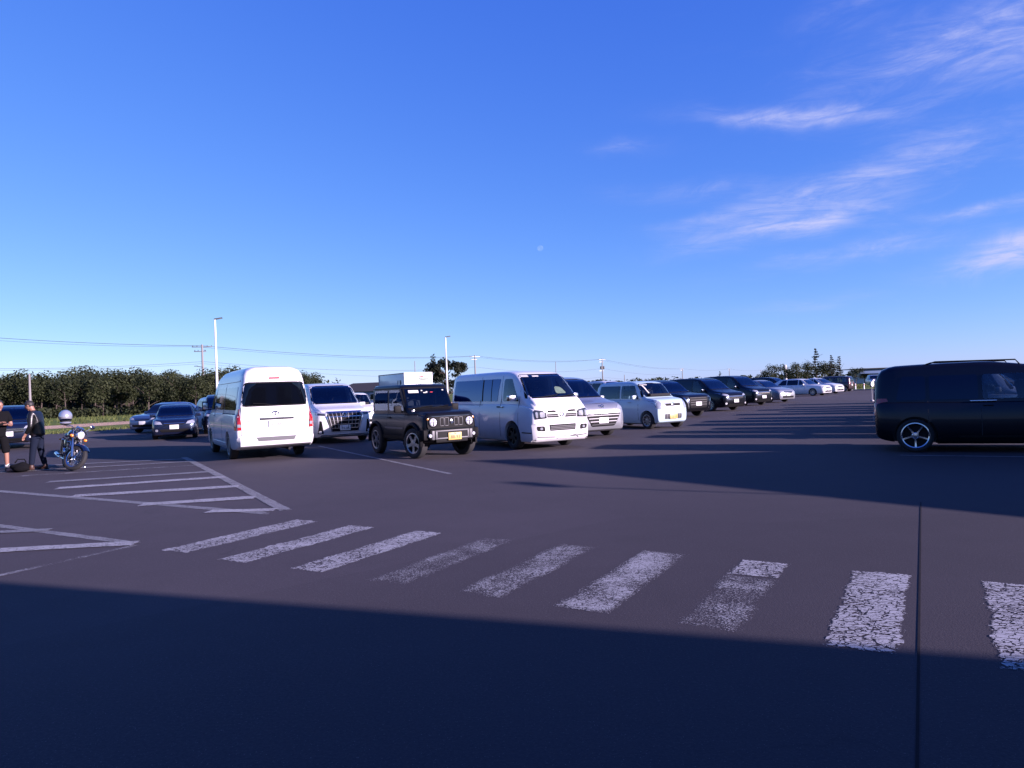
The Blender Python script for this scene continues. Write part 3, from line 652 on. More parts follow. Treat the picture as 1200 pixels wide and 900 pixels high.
# ---- white van, low roof, seen from its front
def van_low(xy, hd):
    L = 4.70
    k = [(0, .40, .84, .92, .64, .52), (.03, .25, .94, 1.04, .77, .63), (.10, .20, 1.0, 1.15, .825, .69), (.30, .19, 1.06, 1.295, .845, .715), (1.02, .19, 1.12, 1.89, .848, .70), (1.45, .19, 1.12, 1.96, .848, .685), (2.2, .19, 1.12, 1.98, .848, .68),
         (4.3, .21, 1.12, 1.975, .848, .68), (4.58, .26, 1.10, 1.93, .835, .665), (4.67, .33, 1.06, 1.80, .80, .63), (4.70, .42, 1.0, 1.68, .77, .60)]
    c = Car('cargo_van', 'white van with low roof and black wheels parked beside the black off-roader', 'van', L, k, 'paint_white', xy, hd, 2.57, 1.0, .335, .20, rr=.13, rim=('mid', 6, .09), rimmat='alloy_dark', arch=.06)
    c.screen(1.29, 1.84, .71, .595, m='glass_light'); c.windows((.72, 1.52), (1.12, 1.50), 1.20, 1.77, (), rnd=.06); c.sides('window', [(1.82, 1.20), (4.46, 1.20), (4.40, 1.78), (1.70, 1.78)], 'glass_film', rnd=.05, off=.006)
    c.sides('window_divider', [(2.62, 1.20), (2.68, 1.20), (2.68, 1.78), (2.62, 1.78)], 'plastic_black', off=.009, th=.012)
    c.sides('window_divider', [(2.14, 1.20), (2.17, 1.20), (2.17, 1.78), (2.14, 1.78)], 'plastic_black', off=.009, th=.012)
    c.panel('front_bumper', 'F', [(-.80, .19), (.80, .19), (.83, .66), (-.83, .66)], 'paint_white', off=.03, th=.05, rnd=.05)
    c.both('headlight', [(.44, .77), (.755, .755), (.775, .95), (.74, .985), (.46, .955)], 'lamp_dark', off=.012, th=.03, cell=.05)
    c.both('headlight_reflector', [(.485, .80), (.63, .795), (.63, .93), (.495, .92)], 'lamp_clear', off=.020, th=.01, cell=.05, rnd=.04)
    c.both('indicator', [(.68, .79), (.735, .79), (.745, .93), (.69, .94)], 'lamp_clear', off=.020, th=.01, cell=.05, rnd=.03)
    c.both('grille', [(.05, .765), (.44, .775), (.455, .885), (.10, .885)], 'satin_metal', off=.012, th=.02); c.both('grille_opening', [(.09, .785), (.42, .792), (.43, .868), (.13, .868)], 'well_black', off=.017, th=.01)
    c.both('grille_opening', [(.14, .905), (.43, .915), (.40, .965), (.20, .965)], 'well_black', off=.014, th=.01); c.both('grille_bar', [(.11, .822), (.425, .828), (.425, .838), (.115, .832)], 'satin_metal', off=.022, th=.008)
    bm = bmesh.new(); lathe(bm, [(.04, 0), (.052, .012), (.064, 0)], 18, 'x'); p = c.at('F', 0, .86); obj('emblem', bm, 'chrome', c.root, (p.x + .01, 0, .86))
    c.panel('bumper_grille', 'F', [(-.37, .465), (.37, .465), (.39, .615), (-.39, .615)], 'well_black', off=.034, th=.01, rnd=.02)
    for z in (.50, .535, .57): c.panel('bumper_slat', 'F', [(-.355, z - .007), (.355, z - .007), (.355, z + .007), (-.355, z + .007)], 'plastic_grey', off=.042, th=.012)
    c.both('fog_lamp_bezel', [(.50, .46), (.72, .48), (.74, .59), (.52, .59)], 'plastic_black', off=.034, th=.01, rnd=.04); c.both('fog_lamp', [(.58, .50), (.65, .50), (.65, .56), (.58, .56)], 'lamp_clear', off=.042, th=.01, rnd=.05, cell=.05)
    c.plate('F', 0, .345, txt='7-48', top=None, ink='plastic_grey').scale = (1, 1, .9)
    c.both('lip_seam', [(.22, .30), (.72, .325), (.72, .345), (.22, .32)], 'well_black', off=.033, th=.006)
    def scratch(bm):
        for a, b_ in (((0, .30, .33), (0, .50, .37)), ((0, .38, .33), (0, .46, .28))):
            box(bm, (Vector(a) + Vector(b_)) / 2, (.004, (Vector(a) - Vector(b_)).length, .022), 0, Matrix.Rotation(math.atan2(b_[2] - a[2], b_[1] - a[1]), 4, 'X'))
    p = c.at('F', .45, .33); o = c.bits('bumper_scuff', 'plastic_grey', scratch); o.location = (p.x + .032, 0, 0)
    c.mirror(.80, 1.28, 'chrome', (.12, .25, .15), .16); c.handle(1.68, 1.06, 'plastic_black', .15); c.handle(1.48, 1.06, 'chrome', .15)
    c.seams((.68, 1.60, 2.75), .30, 1.85); c.panel('hood_seam', 'F', [(-.76, 1.0), (.76, 1.0), (.76, 1.008), (-.76, 1.008)], 'seam', off=.002, th=.006)
    c.sides('side_rail', [(2.6, 1.10), (4.4, 1.10), (4.4, 1.118), (2.6, 1.118)], 'seam', off=.004, th=.01)
    c.sides('side_moulding', [(.10, .42), (.52, .42), (.52, .445), (.10, .445)], 'plastic_black', off=.006, th=.01)
    c.panel('rear_window', 'B', [(-.62, 1.18), (.62, 1.18), (.55, 1.7), (-.55, 1.7)], 'glass', rnd=.08); c.both('tail_lamp', [(.66, .75), (.78, .75), (.75, 1.2), (.68, 1.2)], 'lamp_red', 'B')
    q = [(.40, 1.80), (.64, 1.80), (.60, 1.855), (.38, 1.855)]; c.panel('windscreen_card', 'F', [(-a, b_) for a, b_ in q], 'paper', off=.014, th=.003)
    c.panel('windscreen_card', 'F', [(-.10, 1.80), (-.28, 1.80), (-.28, 1.83), (-.10, 1.83)], 'paper', off=.014, th=.003)
    c.panel('dashboard_map', 'F', [(.10, 1.36), (.42, 1.36), (.34, 1.52), (.16, 1.54)], 'windscreen_print', off=.013, th=.003, rnd=.06)
    c.wiper('F', [(-.55, 1.28), (-.2, 1.30), (.1, 1.33)]); c.wiper('F', [(.05, 1.28), (.35, 1.30), (.6, 1.33)])
    def ub(bm): box(bm, (-.2, 0, .25), (2.6, 1.2, .14), .03)
    c.bits('underbody', 'well_black', ub); c.hollow(3.2, (1.65, 2.6), .75, 1.26)
    return c
mat('windscreen_print', (.10, .14, .10), .4, var=.6, vscale=14)
# ---- small black off-roader
def off_roader(xy, hd):
    L = 3.30; zb = .40
    k = [(0, .50, .90, .95, .58, .46), (.03, .42, .94, 1.0, .64, .53), (.10, .38, .97, 1.045, .67, .57), (.95, .36, 1.0, 1.085, .69, .60), (1.04, .36, 1.0, 1.15, .69, .60), (1.34, .36, 1.0, 1.645, .69, .605), (1.44, .36, 1.0, 1.69, .69, .605), (1.7, .36, 1.0, 1.71, .69, .60),
         (3.05, .36, 1.0, 1.705, .69, .60), (3.16, .40, 1.0, 1.68, .68, .59), (3.2, .45, .98, 1.62, .65, .56)]
    c = Car('off_roader', 'small boxy black off-roader with yellow plate and round headlights', 'off-roader', L, k, 'paint_olive_black', xy, hd, 2.25, .58, .35, .19, track=.615, rr=.07, rim=('mid', 5, .09), rimmat='alloy', steer=14, arch=.07, archw=.34)
    c.screen(1.15, 1.60, .585, .545, m='glass_light', rnd=.05); c.windows((1.14, 3.02), (1.42, 3.0), 1.09, 1.58, (2.10,), gap=.10, rnd=.05, clear=9)
    c.panel('grille_panel', 'F', [(-.57, .685), (.57, .685), (.59, .74), (.59, .92), (.55, .95), (-.55, .95), (-.59, .92), (-.59, .74)], 'plastic_black', off=.03, th=.06)
    def slots(bm):
        for y in (-.22, -.115, .115, .22, 0.0):
            if y: box(bm, (0, y, .835), (.02, .075, .155), .008)
    # five upright grille openings
    for y in (-.235, -.12, .12, .235):
        bm = bmesh.new(); box(bm, (L / 2 + .012, y, .83), (.03, .082, .165), .006); o = obj('grille_slot', bm, 'well_black', c.root)
        bm = bmesh.new()
        for sy in (-1, 1): box(bm, (L / 2 + .025, y + sy * .047, .83), (.03, .012, .185), .004)
        for sz in (-1, 1): box(bm, (L / 2 + .025, y, .83 + sz * .0885), (.03, .08, .012), .004)
        obj('grille_slot_surround', bm, 'plastic_grey', c.root)
    bm = bmesh.new(); box(bm, (0, 0, 0), (.012, .085, .085), .02, Matrix.Rotation(R(45), 4, 'X')); obj('emblem', bm, 'chrome', c.root, (L / 2 + .03, 0, .835))
    for sg in (1, -1):
        bm = bmesh.new(); lathe(bm, [(.001, .05), (.05, .046), (.08, .035), (.094, .015), (.098, -.04)], 24, 'x'); o = obj('headlight', bm, 'lamp_bright', c.root, (L / 2 + .015, sg * .455, .825))
        bm = bmesh.new(); lathe(bm, [(.096, .02), (.104, .03), (.116, .02), (.118, -.03)], 24, 'x'); obj('headlight_bezel', bm, 'plastic_black', o)
        bm = bmesh.new(); box(bm, (.052, 0, 0), (.02, .012, .15), .004); box(bm, (.052, 0, .0), (.02, .13, .012), .004); obj('headlight_reflector', bm, 'plastic_grey', o)
        bm = bmesh.new(); lathe(bm, [(.001, .03), (.025, .025), (.032, 0), (.032, -.03)], 14, 'x'); obj('indicator', bm, 'lamp_amber', c.root, (L / 2 - .012, sg * .565, .90))
        bm = bmesh.new(); lathe(bm, [(.001, .03), (.035, .028), (.045, .0), (.045, -.03)], 16, 'x'); obj('fog_lamp', bm, 'lamp_bright', c.root, (L / 2 + .045, sg * .545, .53))
    def bump(bm):
        box(bm, (L / 2 - .02, 0, .545), (.17, 1.10, .25), .05)
        for sg in (1, -1): box(bm, (L / 2 - .09, sg * .63, .55), (.20, .22, .24), .05, Matrix.Rotation(R(-24 * sg), 4, 'Z'))
        box(bm, (L / 2 - .01, 0, .40), (.12, .8, .07), .02)
    c.bits('front_bumper', 'plastic_black', bump)
    def frame(bm):
        x = L / 2 + .068
        for z in (.46, .625): box(bm, (x, 0, z), (.03, .86, .035), .01)
        for sg in (1, -1): box(bm, (x, sg * .40, .54), (.03, .05, .2), .01)
    c.bits('bumper_frame', 'plastic_grey', frame)
    for sg in (1, -1):
        bm = bmesh.new(); box(bm, (L / 2 + .06, sg * .475, .54), (.03, .065, .20), .008); obj('bumper_end', bm, 'plastic_grey', c.root)
    bm = bmesh.new(); box(bm, (L / 2 + .062, 0, .5425), (.02, .74, .125), .003); obj('bumper_opening', bm, 'well_black', c.root)
    p = c.plate('F', .0, .50, 'plate_yellow', '88-93', '580', 'ink_black'); p.location = (L / 2 + .093, .05, .50)
    # arch flares
    for q in c.ax:
        for sg in (1, -1):
            bm = bmesh.new(); r0, r1 = .415, .50; rows = []
            for i in range(17):
                a = R(-8 + 196 * i / 16); ca, sa = math.cos(a), math.sin(a)
                rows.append([bm.verts.new((ca * r, sg * y, sa * r * .96)) for r, y in ((r0, .62), (r0, .742), (r0 + .03, .752), (r1 - .02, .735), (r1, .68))])
            for A, B in zip(rows, rows[1:]):
                for j in range(4): bm.faces.new((A[j], A[j + 1], B[j + 1], B[j]))
            for v in bm.verts: v.co.y -= sg * .015
            bmesh.ops.recalc_face_normals(bm, faces=bm.faces[:]); obj('wheel_arch_flare', bm, 'plastic_black', c.root, (L / 2 - q, 0, .36))
    c.sides('side_sill', [(1.02, .41), (2.4, .41), (2.4, .50), (1.02, .50)], 'plastic_black', off=.03, th=.05); c.sides('side_moulding', [(1.10, .66), (2.2, .66), (2.2, .70), (1.10, .70)], 'plastic_grey', off=.012, th=.02)
    c.mirror(1.24, 1.13, 'plastic_black', (.10, .18, .17), .13); c.handle(1.95, .92, 'plastic_black'); c.seams((1.06, 2.12), .46, 1.06)
    c.sides('rain_gutter', [(1.36, 1.612), (3.1, 1.612), (3.1, 1.632), (1.36, 1.632)], 'plastic_black', off=.02, th=.03)
    for y0, y1, z0, z1, m_ in ((-.46, -.20, 1.50, 1.565, 'paper'), (.0, -.08, 1.49, 1.51, 'paper'), (-.09, -.13, 1.54, 1.565, 'paper'), (-.01, .03, 1.50, 1.53, 'paper'), (.10, .17, 1.50, 1.515, 'sign_red'), (.43, .47, 1.54, 1.565, 'paper')):
        c.panel('windscreen_sticker', 'F', [(y0, z0), (y1, z0), (y1, z1), (y0, z1)], m_, off=.014, th=.003)
    c.wiper('F', [(-.45, 1.13), (-.2, 1.16), (.05, 1.18)]); c.wiper('F', [(.0, 1.13), (.25, 1.16), (.48, 1.18)])
    c.panel('cowl', 'F', [(-.5, 1.085), (.5, 1.085), (.5, 1.12), (-.5, 1.12)], 'plastic_black', off=.006, th=.01)
    # spare wheel on the back, axle, exhaust
    hub, ty, rm = wheel_meshes(.35, .19, ('mid', 5, .09), 'alloy'); w = link('spare_wheel', hub, c.root, (-L / 2 + .02, 0, .92), (0, 0, R(90))); link('tyre', ty, w); link('rim', rm, w)
    def ub(bm): box(bm, (0, 0, .42), (2.5, .7, .12), .02); tube(bm, [(L / 2 - .58, -.5, .33), (L / 2 - .58, .5, .33)], .045, 8); tube(bm, [(L / 2 - 2.83, -.5, .33), (L / 2 - 2.83, .5, .33)], .05, 8)
    c.bits('axle_and_chassis', 'well_black', ub)
    c.both('tail_lamp', [(.34, .55), (.52, .55), (.52, .62), (.34, .62)], 'lamp_red', 'B'); c.panel('rear_window', 'B', [(-.48, 1.1), (.48, 1.1), (.45, 1.55), (-.45, 1.55)], 'glass')
    bm = bmesh.new(); box(bm, (L / 2 - .62, -.64, 1.09), (.10, .05, .05), .01); obj('fender_mirror', bm, 'chrome', c.root); c.hollow(2.95, (1.95, 2.65), .56, 1.12)
    return c
# ---- generic builder for the other cars: proportions first, face details second
def generic(name, label, cat, typ, L, W, H, paint, xy, hd, group=None, face='plain', plate='plate_white', rimmat='alloy', rim=('mid', 10, .05), wr=.32, rails=False, rear=False, glass='glass', txt=None, steer=0, low=True, wbf=None, drop=0., square=False, pillars=None):
    h = W / 2
    if typ == 'minivan':
        zb = .18; belt = H * .555; hz = H * .53; cw = .92; hd_ = 1.85
        k = [(0, zb + .24, hz * .74, hz * .80, h * .70, h * .54), (.06, zb + .07, hz * .86, hz * .92, h * .86, h * .70), (.22, zb + .01, hz * .95, hz * 1.03, h * .94, h * .80), (.6, zb, hz * 1.0, hz * 1.10, h * .985, h * .84), (cw, zb, belt * .985, hz * 1.19, h, h * .85), (hd_, zb, belt, H * .955, h, h * .80), (hd_ + .55, zb, belt, H * .995, h, h * .785), (L * .62, zb, belt, H, h, h * .78),
             (L - .45, zb + .02, belt * 1.02, H * .97, h * .985, h * .76), (L - .16, zb + .07, belt * 1.02, H * .90, h * .96, h * .74), (L - .04, zb + .14, belt * .98, H * .80, h * .90, h * .68), (L, zb + .25, belt * .9, H * .68, h * .82, h * .6)]
        wb, fo = L * .60, L * .19; ws = (hz * 1.19 + .05, H * .94, h * .82, h * .70); win = ((cw + .35, L - .38), (hd_ + .05, L - .50), belt + .06, H - .16, (L * .455, L * .69)); mr = (cw + .42, belt + .12)
    elif typ == 'tall':     # tall kei car
        zb = .17; belt = H * .60; hz = H * .58; cw = .62; hd_ = 1.12
        k = [(0, zb + .22, hz * .72, hz * .80, h * .70, h * .56), (.05, zb + .07, hz * .86, hz * .93, h * .87, h * .72), (.2, zb + .01, hz * .96, hz * 1.04, h * .95, h * .82), (cw, zb, belt * .98, hz * 1.12, h * .99, h * .86), (hd_, zb, belt, H * .955, h, h * .82), (hd_ + .4, zb, belt, H * .995, h, h * .80), (L * .65, zb, belt, H, h, h * .79),
             (L - .3, zb + .02, belt, H * .975, h * .985, h * .775), (L - .10, zb + .08, belt, H * .92, h * .95, h * .74), (L - .02, zb + .15, belt * .97, H * .82, h * .88, h * .68), (L, zb + .25, belt * .9, H * .74, h * .82, h * .62)]
        wb, fo = L * .715, L * .15; ws = (hz * 1.12 + .05, H * .94, h * .84, h * .72); win = ((cw + .32, L - .26), (hd_ + .06, L - .34), belt + .05, H - .15, (L * .56,)); mr = (cw + .42, belt + .10)
    elif typ == 'suv':
        zb = .24; belt = H * .60; hz = H * .57; cw = 1.22; hd_ = 2.0
        k = [(0, zb + .22, hz * .76, hz * .84, h * .70, h * .54), (.06, zb + .07, hz * .88, hz * .96, h * .85, h * .70), (.24, zb + .01, hz * .97, hz * 1.04, h * .94, h * .80), (cw, zb, belt * .98, hz * 1.14, h, h * .84), (hd_, zb, belt, H * .95, h, h * .77), (hd_ + .5, zb, belt, H * .995, h, h * .755), (L * .6, zb, belt * 1.01, H, h, h * .75),
             (L - .75, zb + .02, belt * 1.03, H * .97, h, h * .73), (L - .3, zb + .1, belt * 1.03, H * .84, h * .97, h * .70), (L - .08, zb + .15, belt * .97, H * .70, h * .90, h * .68), (L, zb + .25, belt * .88, H * .58, h * .82, h * .62)]
        wb, fo = L * .578, L * .20; ws = (hz * 1.14 + .04, H * .935, h * .80, h * .66); win = ((cw + .42, L - .62), (hd_ + .05, L - .95), belt + .06, H - .13, (L * .50, L * .70)); mr = (cw + .46, belt + .09)
    elif typ == 'wagon':
        zb = .17; belt = H * .605; hz = H * .575; cw = 1.22; hd_ = 1.98
        k = [(0, zb + .2, hz * .70, hz * .78, h * .66, h * .5), (.07, zb + .06, hz * .83, hz * .90, h * .84, h * .68), (.28, zb + .01, hz * .95, hz * 1.01, h * .94, h * .8), (cw, zb, belt * .98, hz * 1.12, h, h * .84), (hd_, zb, belt, H * .95, h, h * .76), (hd_ + .5, zb, belt, H * .995, h, h * .74), (L * .58, zb, belt * 1.01, H, h, h * .735),
             (L - .85, zb + .02, belt * 1.03, H * .965, h, h * .715), (L - .35, zb + .1, belt * 1.04, H * .86, h * .97, h * .69), (L - .08, zb + .14, belt * .98, H * .70, h * .90, h * .66), (L, zb + .24, belt * .86, H * .56, h * .8, h * .6)]
        wb, fo = L * .58, L * .20; ws = (hz * 1.12 + .03, H * .935, h * .78, h * .65); win = ((cw + .45, L - .55), (hd_ + .08, L - .98), belt + .05, H - .11, (L * .475, L * .70)); mr = (cw + .5, belt + .08)
    elif typ == 'prius':
        zb = .16; belt = H * .60; hz = H * .55; cw = 1.05; hd_ = 2.05
        k = [(0, zb + .2, hz * .72, hz * .80, h * .64, h * .5), (.07, zb + .05, hz * .84, hz * .92, h * .84, h * .68), (.3, zb + .01, hz * .96, hz * 1.04, h * .94, h * .8), (cw, zb, belt * .98, hz * 1.20, h, h * .84), (hd_, zb, belt, H * .97, h, h * .74), (hd_ + .35, zb, belt, H, h, h * .73), (L * .62, zb, belt * 1.02, H * .975, h, h * .72),
             (L - .75, zb + .04, belt * 1.07, H * .86, h * .98, h * .70), (L - .25, zb + .1, belt * 1.08, H * .73, h * .94, h * .72), (L - .05, zb + .18, belt * .98, H * .66, h * .86, h * .68), (L, zb + .26, belt * .84, H * .56, h * .78, h * .6)]
        wb, fo = L * .595, L * .205; ws = (hz * 1.20 + .03, H * .94, h * .78, h * .64); win = ((cw + .50, L - .72), (hd_ + .06, L - 1.15), belt + .06, H - .12, (L * .49,)); mr = (cw + .55, belt + .09)
    else:                   # sedan
        zb = .16; belt = H * .62; hz = H * .575; cw = 1.2; hd_ = 1.95
        k = [(0, zb + .2, hz * .72, hz * .80, h * .66, h * .5), (.07, zb + .05, hz * .84, hz * .92, h * .85, h * .7), (.3, zb + .01, hz * .96, hz * 1.02, h * .94, h * .8), (cw, zb, belt * .97, hz * 1.14, h, h * .84), (hd_, zb, belt, H * .955, h, h * .75), (hd_ + .45, zb, belt, H, h, h * .735), (L * .62, zb, belt * 1.01, H * .975, h, h * .72),
             (L - 1.1, zb + .03, belt * 1.02, H * .88, h, h * .71), (L - .62, zb + .05, belt * 1.02, H * .70, h * .98, h * .74), (L - .15, zb + .1, belt * .99, H * .68, h * .93, h * .74), (L, zb + .25, belt * .86, H * .58, h * .8, h * .62)]
        wb, fo = L * .58, L * .2; ws = (hz * 1.14 + .03, H * .94, h * .79, h * .66); win = ((cw + .45, L - .95), (hd_ + .06, L - 1.3), belt + .05, H - .10, (L * .495,)); mr = (cw + .5, belt + .08)
    if wbf: wb, fo = wbf
    if square: k = k[:-4] + [(L - .40, zb + .02, belt * 1.02, H * .985, h * .99, h * .77), (L - .15, zb + .06, belt * 1.02, H * .94, h * .97, h * .75), (L - .04, zb + .12, belt, H * .83, h * .93, h * .71), (L, zb + .22, belt * .93, H * .70, h * .86, h * .64)]
    if drop: k = [(q[0], q[1], q[2], q[3] - (drop * min(1, max(0, (L * .62 - q[0]) / 1.6)) if q[0] >= hd_ - .01 else 0), q[4], q[5]) for q in k]; ws = (ws[0], ws[1] - drop, ws[2], ws[3]); win = (win[0], win[1], win[2], win[3] - drop * .7, win[4])
    c = Car(name, label, cat, L, k, paint, xy, hd, wb, fo, wr, .2, group=group, rim=rim, rimmat=rimmat, rr=.11, steer=steer)
    if pillars: win = win[:4] + (pillars,)
    c.screen(*ws, m=glass); b_, t_, z0, z1, dv = win; c.windows(b_, t_, z0, z1, dv, gap=.07, m='glass', clear=9 if typ == 'tall' else 1)
    c.mirror(mr[0], mr[1], None, (.10, .2, .13), .12); c.handle(L * .40, z0 - .12); c.handle(L * .60, z0 - .12)
    c.seams((mr[0] - .12, dv[0], dv[-1] + (.0 if len(dv) > 1 else .7)), zb + .14, z0 - .02)
    zt = hz
    lz = hz * .86                                   # lamp level
    if face == 'plain':
        c.both('headlight', [(h * .50, lz - .07), (h * .86, lz - .06), (h * .90, lz + .10), (h * .58, lz + .03)], 'lamp_clear', cell=.05, off=.01); c.panel('grille', 'F', [(-h * .42, lz - .10), (h * .42, lz - .10), (h * .46, lz), (-h * .46, lz)], 'plastic_black', off=.01, rnd=.03)
        c.panel('grille_bar', 'F', [(-h * .44, lz - .045), (h * .44, lz - .045), (h * .44, lz - .02), (-h * .44, lz - .02)], 'chrome', off=.016)
        c.panel('bumper_grille', 'F', [(-h * .55, zb + .14), (h * .55, zb + .14), (h * .62, zb + .26), (-h * .62, zb + .26)], 'plastic_black', off=.01, rnd=.04)
        c.both('fog_lamp', [(h * .68, zb + .17), (h * .80, zb + .17), (h * .80, zb + .26), (h * .68, zb + .26)], 'lamp_clear', cell=.05, rnd=.04, off=.012)
        pz = zb + .34
    elif face == 'bigmouth':       # silver people carrier: smile grille with bars
        c.both('headlight', [(h * .52, lz - .01), (h * .90, lz + .02), (h * .94, lz + .17), (h * .70, lz + .12)], 'lamp_clear', cell=.05, off=.01)
        c.panel('grille', 'F', [(-h * .45, zb + .16), (h * .45, zb + .16), (h * .70, lz - .12), (-h * .70, lz - .12)], 'plastic_black', off=.012, rnd=.05)
        for i in range(4):
            t = (i + .6) / 4.2; z = zb + .16 + (lz - .12 - zb - .16) * t; w = h * (.45 + .25 * t) - .02; c.panel('grille_bar', 'F', [(-w, z - .012), (w, z - .012), (w, z + .012), (-w, z + .012)], 'satin_metal', off=.024, th=.015)
        bm = bmesh.new(); lathe(bm, [(.055, 0), (.066, .01), (.078, 0)], 18, 'x'); tube(bm, [(0, -.05, .03), (.004, 0, -.01), (0, .05, .03)], .01, 6); p = c.at('F', 0, lz + .06); obj('emblem', bm, 'chrome', c.root, (p.x + .012, 0, lz + .06))
        c.panel('hood_seam', 'F', [(-h * .8, lz + .16), (h * .8, lz + .16), (h * .8, lz + .17), (-h * .8, lz + .17)], 'seam', off=.003, th=.006); c.both('fog_lamp', [(h * .78, zb + .17), (h * .88, zb + .18), (h * .88, zb + .27), (h * .78, zb + .26)], 'lamp_clear', cell=.05, rnd=.04, off=.012)
        pz = zb + .33
    elif face == 'kei':
        c.both('headlight', [(h * .66, lz - .16), (h * .90, lz - .12), (h * .93, lz + .14), (h * .78, lz + .17), (h * .66, lz + .08)], 'lamp_clear', cell=.05, off=.01, rnd=.05)
        c.panel('grille', 'F', [(-h * .46, lz - .06), (h * .46, lz - .06), (h * .50, lz + .05), (-h * .50, lz + .05)], 'satin_metal', off=.012, rnd=.04); c.panel('grille_opening', 'F', [(-h * .42, lz - .045), (h * .42, lz - .045), (h * .45, lz + .03), (-h * .45, lz + .03)], 'plastic_black', off=.018, rnd=.03)
        bm = bmesh.new(); lathe(bm, [(.04, 0), (.05, .008), (.06, 0)], 16, 'x'); box(bm, (.004, 0, 0), (.012, .13, .022), .004); p = c.at('F', 0, lz); obj('emblem', bm, 'chrome', c.root, (p.x + .024, 0, lz))
        c.panel('bumper_grille', 'F', [(-h * .50, zb + .16), (h * .50, zb + .16), (h * .52, zb + .33), (-h * .52, zb + .33)], 'plastic_grey', off=.012, rnd=.04)
        for i in range(7): y = -h * .44 + h * .88 * i / 6; c.panel('grille_bar', 'F', [(y - .006, zb + .17), (y + .006, zb + .17), (y + .006, zb + .32), (y - .006, zb + .32)], 'plastic_black', off=.018, th=.006)
        pz = zb + .245
    elif face == 'lavish':         # huge chrome grille
        gz0, gz1 = zb + .20, lz + .10
        c.panel('grille', 'F', [(-h * .42, gz0), (h * .42, gz0), (h * .60, gz1 - .12), (h * .56, gz1), (-h * .56, gz1), (-h * .60, gz1 - .12)], 'plastic_black', off=.014)
        for i in range(5):
            t = i / 4.; z = gz0 + .10 + (gz1 - gz0 - .12) * t; w = h * (.44 + .14 * min(1, t * 1.2)); c.panel('grille_bar', 'F', [(-w, z - .011), (w, z - .011), (w, z + .011), (-w, z + .011)], 'chrome', off=.026, th=.012)
        for i in range(9):
            if i == 4: continue
            t = (i - 4) / 4.; c.panel('grille_rib', 'F', [(t * h * .44 - .011, gz0 + .09), (t * h * .44 + .011, gz0 + .09), (t * h * .56 + .011, gz1 - .01), (t * h * .56 - .011, gz1 - .01)], 'satin_metal', off=.030, th=.012)
        c.both('grille_edge', [(h * .42, gz0), (h * .46, gz0), (h * .65, gz1 - .12), (h * .60, gz1 - .12)], 'chrome', off=.028, th=.03)
        c.panel('hood_trim', 'F', [(-h * .62, gz1), (h * .62, gz1), (h * .60, gz1 + .03), (-h * .60, gz1 + .03)], 'chrome', off=.02, th=.02)
        bm = bmesh.new(); lathe(bm, [(.06, 0), (.075, .012), (.09, 0)], 18, 'x'); tube(bm, [(0, -.04, .04), (.008, 0, -.04), (0, .04, .04)], .014, 6); p = c.at('F', 0, gz1 - .10); obj('emblem', bm, 'chrome', c.root, (p.x + .035, 0, gz1 - .10))
        c.both('headlight', [(h * .62, lz - .02), (h * .96, lz + .03), (h * .97, lz + .12), (h * .60, lz + .10)], 'lamp_clear', cell=.05, off=.014); c.both('headlight_lens', [(h * .66, lz + .0), (h * .92, lz + .035), (h * .92, lz + .08), (h * .66, lz + .06)], 'lamp_dark', cell=.05, off=.02, th=.006)
        c.both('fog_lamp_bezel', [(h * .72, zb + .14), (h * .90, zb + .14), (h * .84, lz - .16), (h * .78, lz - .16)], 'plastic_black', off=.012, cell=.06); c.both('fog_lamp', [(h * .78, zb + .16), (h * .88, zb + .16), (h * .87, zb + .24), (h * .79, zb + .24)], 'lamp_bright', off=.02, cell=.05, rnd=.03)
        c.panel('front_lip', 'F', [(-h * .9, zb + .0), (h * .9, zb + .0), (h * .9, zb + .07), (-h * .9, zb + .07)], 'paint_pearl', off=.03, th=.05); c.panel('lower_trim', 'F', [(-h * .8, zb + .085), (h * .8, zb + .085), (h * .8, zb + .11), (-h * .8, zb + .11)], 'chrome', off=.02, th=.02)
        pz = zb + .31
    elif face == 'chrome':         # dark cars with bright lamps and trim
        c.both('headlight', [(h * .52, lz - .03), (h * .90, lz + .01), (h * .93, lz + .13), (h * .60, lz + .06)], 'lamp_clear', cell=.05, off=.012); c.panel('grille', 'F', [(-h * .52, lz - .16), (h * .52, lz - .16), (h * .55, lz - .01), (-h * .55, lz - .01)], 'plastic_black', off=.012, rnd=.03)
        for z in (lz - .04, lz - .10): c.panel('grille_bar', 'F', [(-h * .53, z - .02), (h * .53, z - .02), (h * .53, z + .02), (-h * .53, z + .02)], 'chrome', off=.02)
        c.both('fog_lamp', [(h * .70, zb + .16), (h * .82, zb + .16), (h * .82, zb + .25), (h * .70, zb + .25)], 'lamp_bright', cell=.05, rnd=.04, off=.014); c.panel('bumper_grille', 'F', [(-h * .6, zb + .08), (h * .6, zb + .08), (h * .6, zb + .17), (-h * .6, zb + .17)], 'plastic_black', off=.012); c.panel('front_lip', 'F', [(-h * .85, zb + .02), (h * .85, zb + .02), (h * .85, zb + .06), (-h * .85, zb + .06)], 'satin_metal', off=.03, th=.04)
        pz = zb + .33
    elif face == 'arrow':          # dark crossover: bright zig-zag trim on the front corners
        c.both('headlight', [(h * .55, lz + .02), (h * .92, lz + .06), (h * .94, lz + .12), (h * .56, lz + .08)], 'lamp_dark', cell=.05, off=.012); c.both('corner_trim', [(h * .66, lz - .16), (h * .72, lz - .16), (h * .86, lz + .05), (h * .80, lz + .05)], 'chrome', cell=.05, off=.022); c.both('corner_trim', [(h * .60, zb + .14), (h * .64, zb + .14), (h * .70, lz - .17), (h * .66, lz - .17)], 'chrome', cell=.05, off=.022)
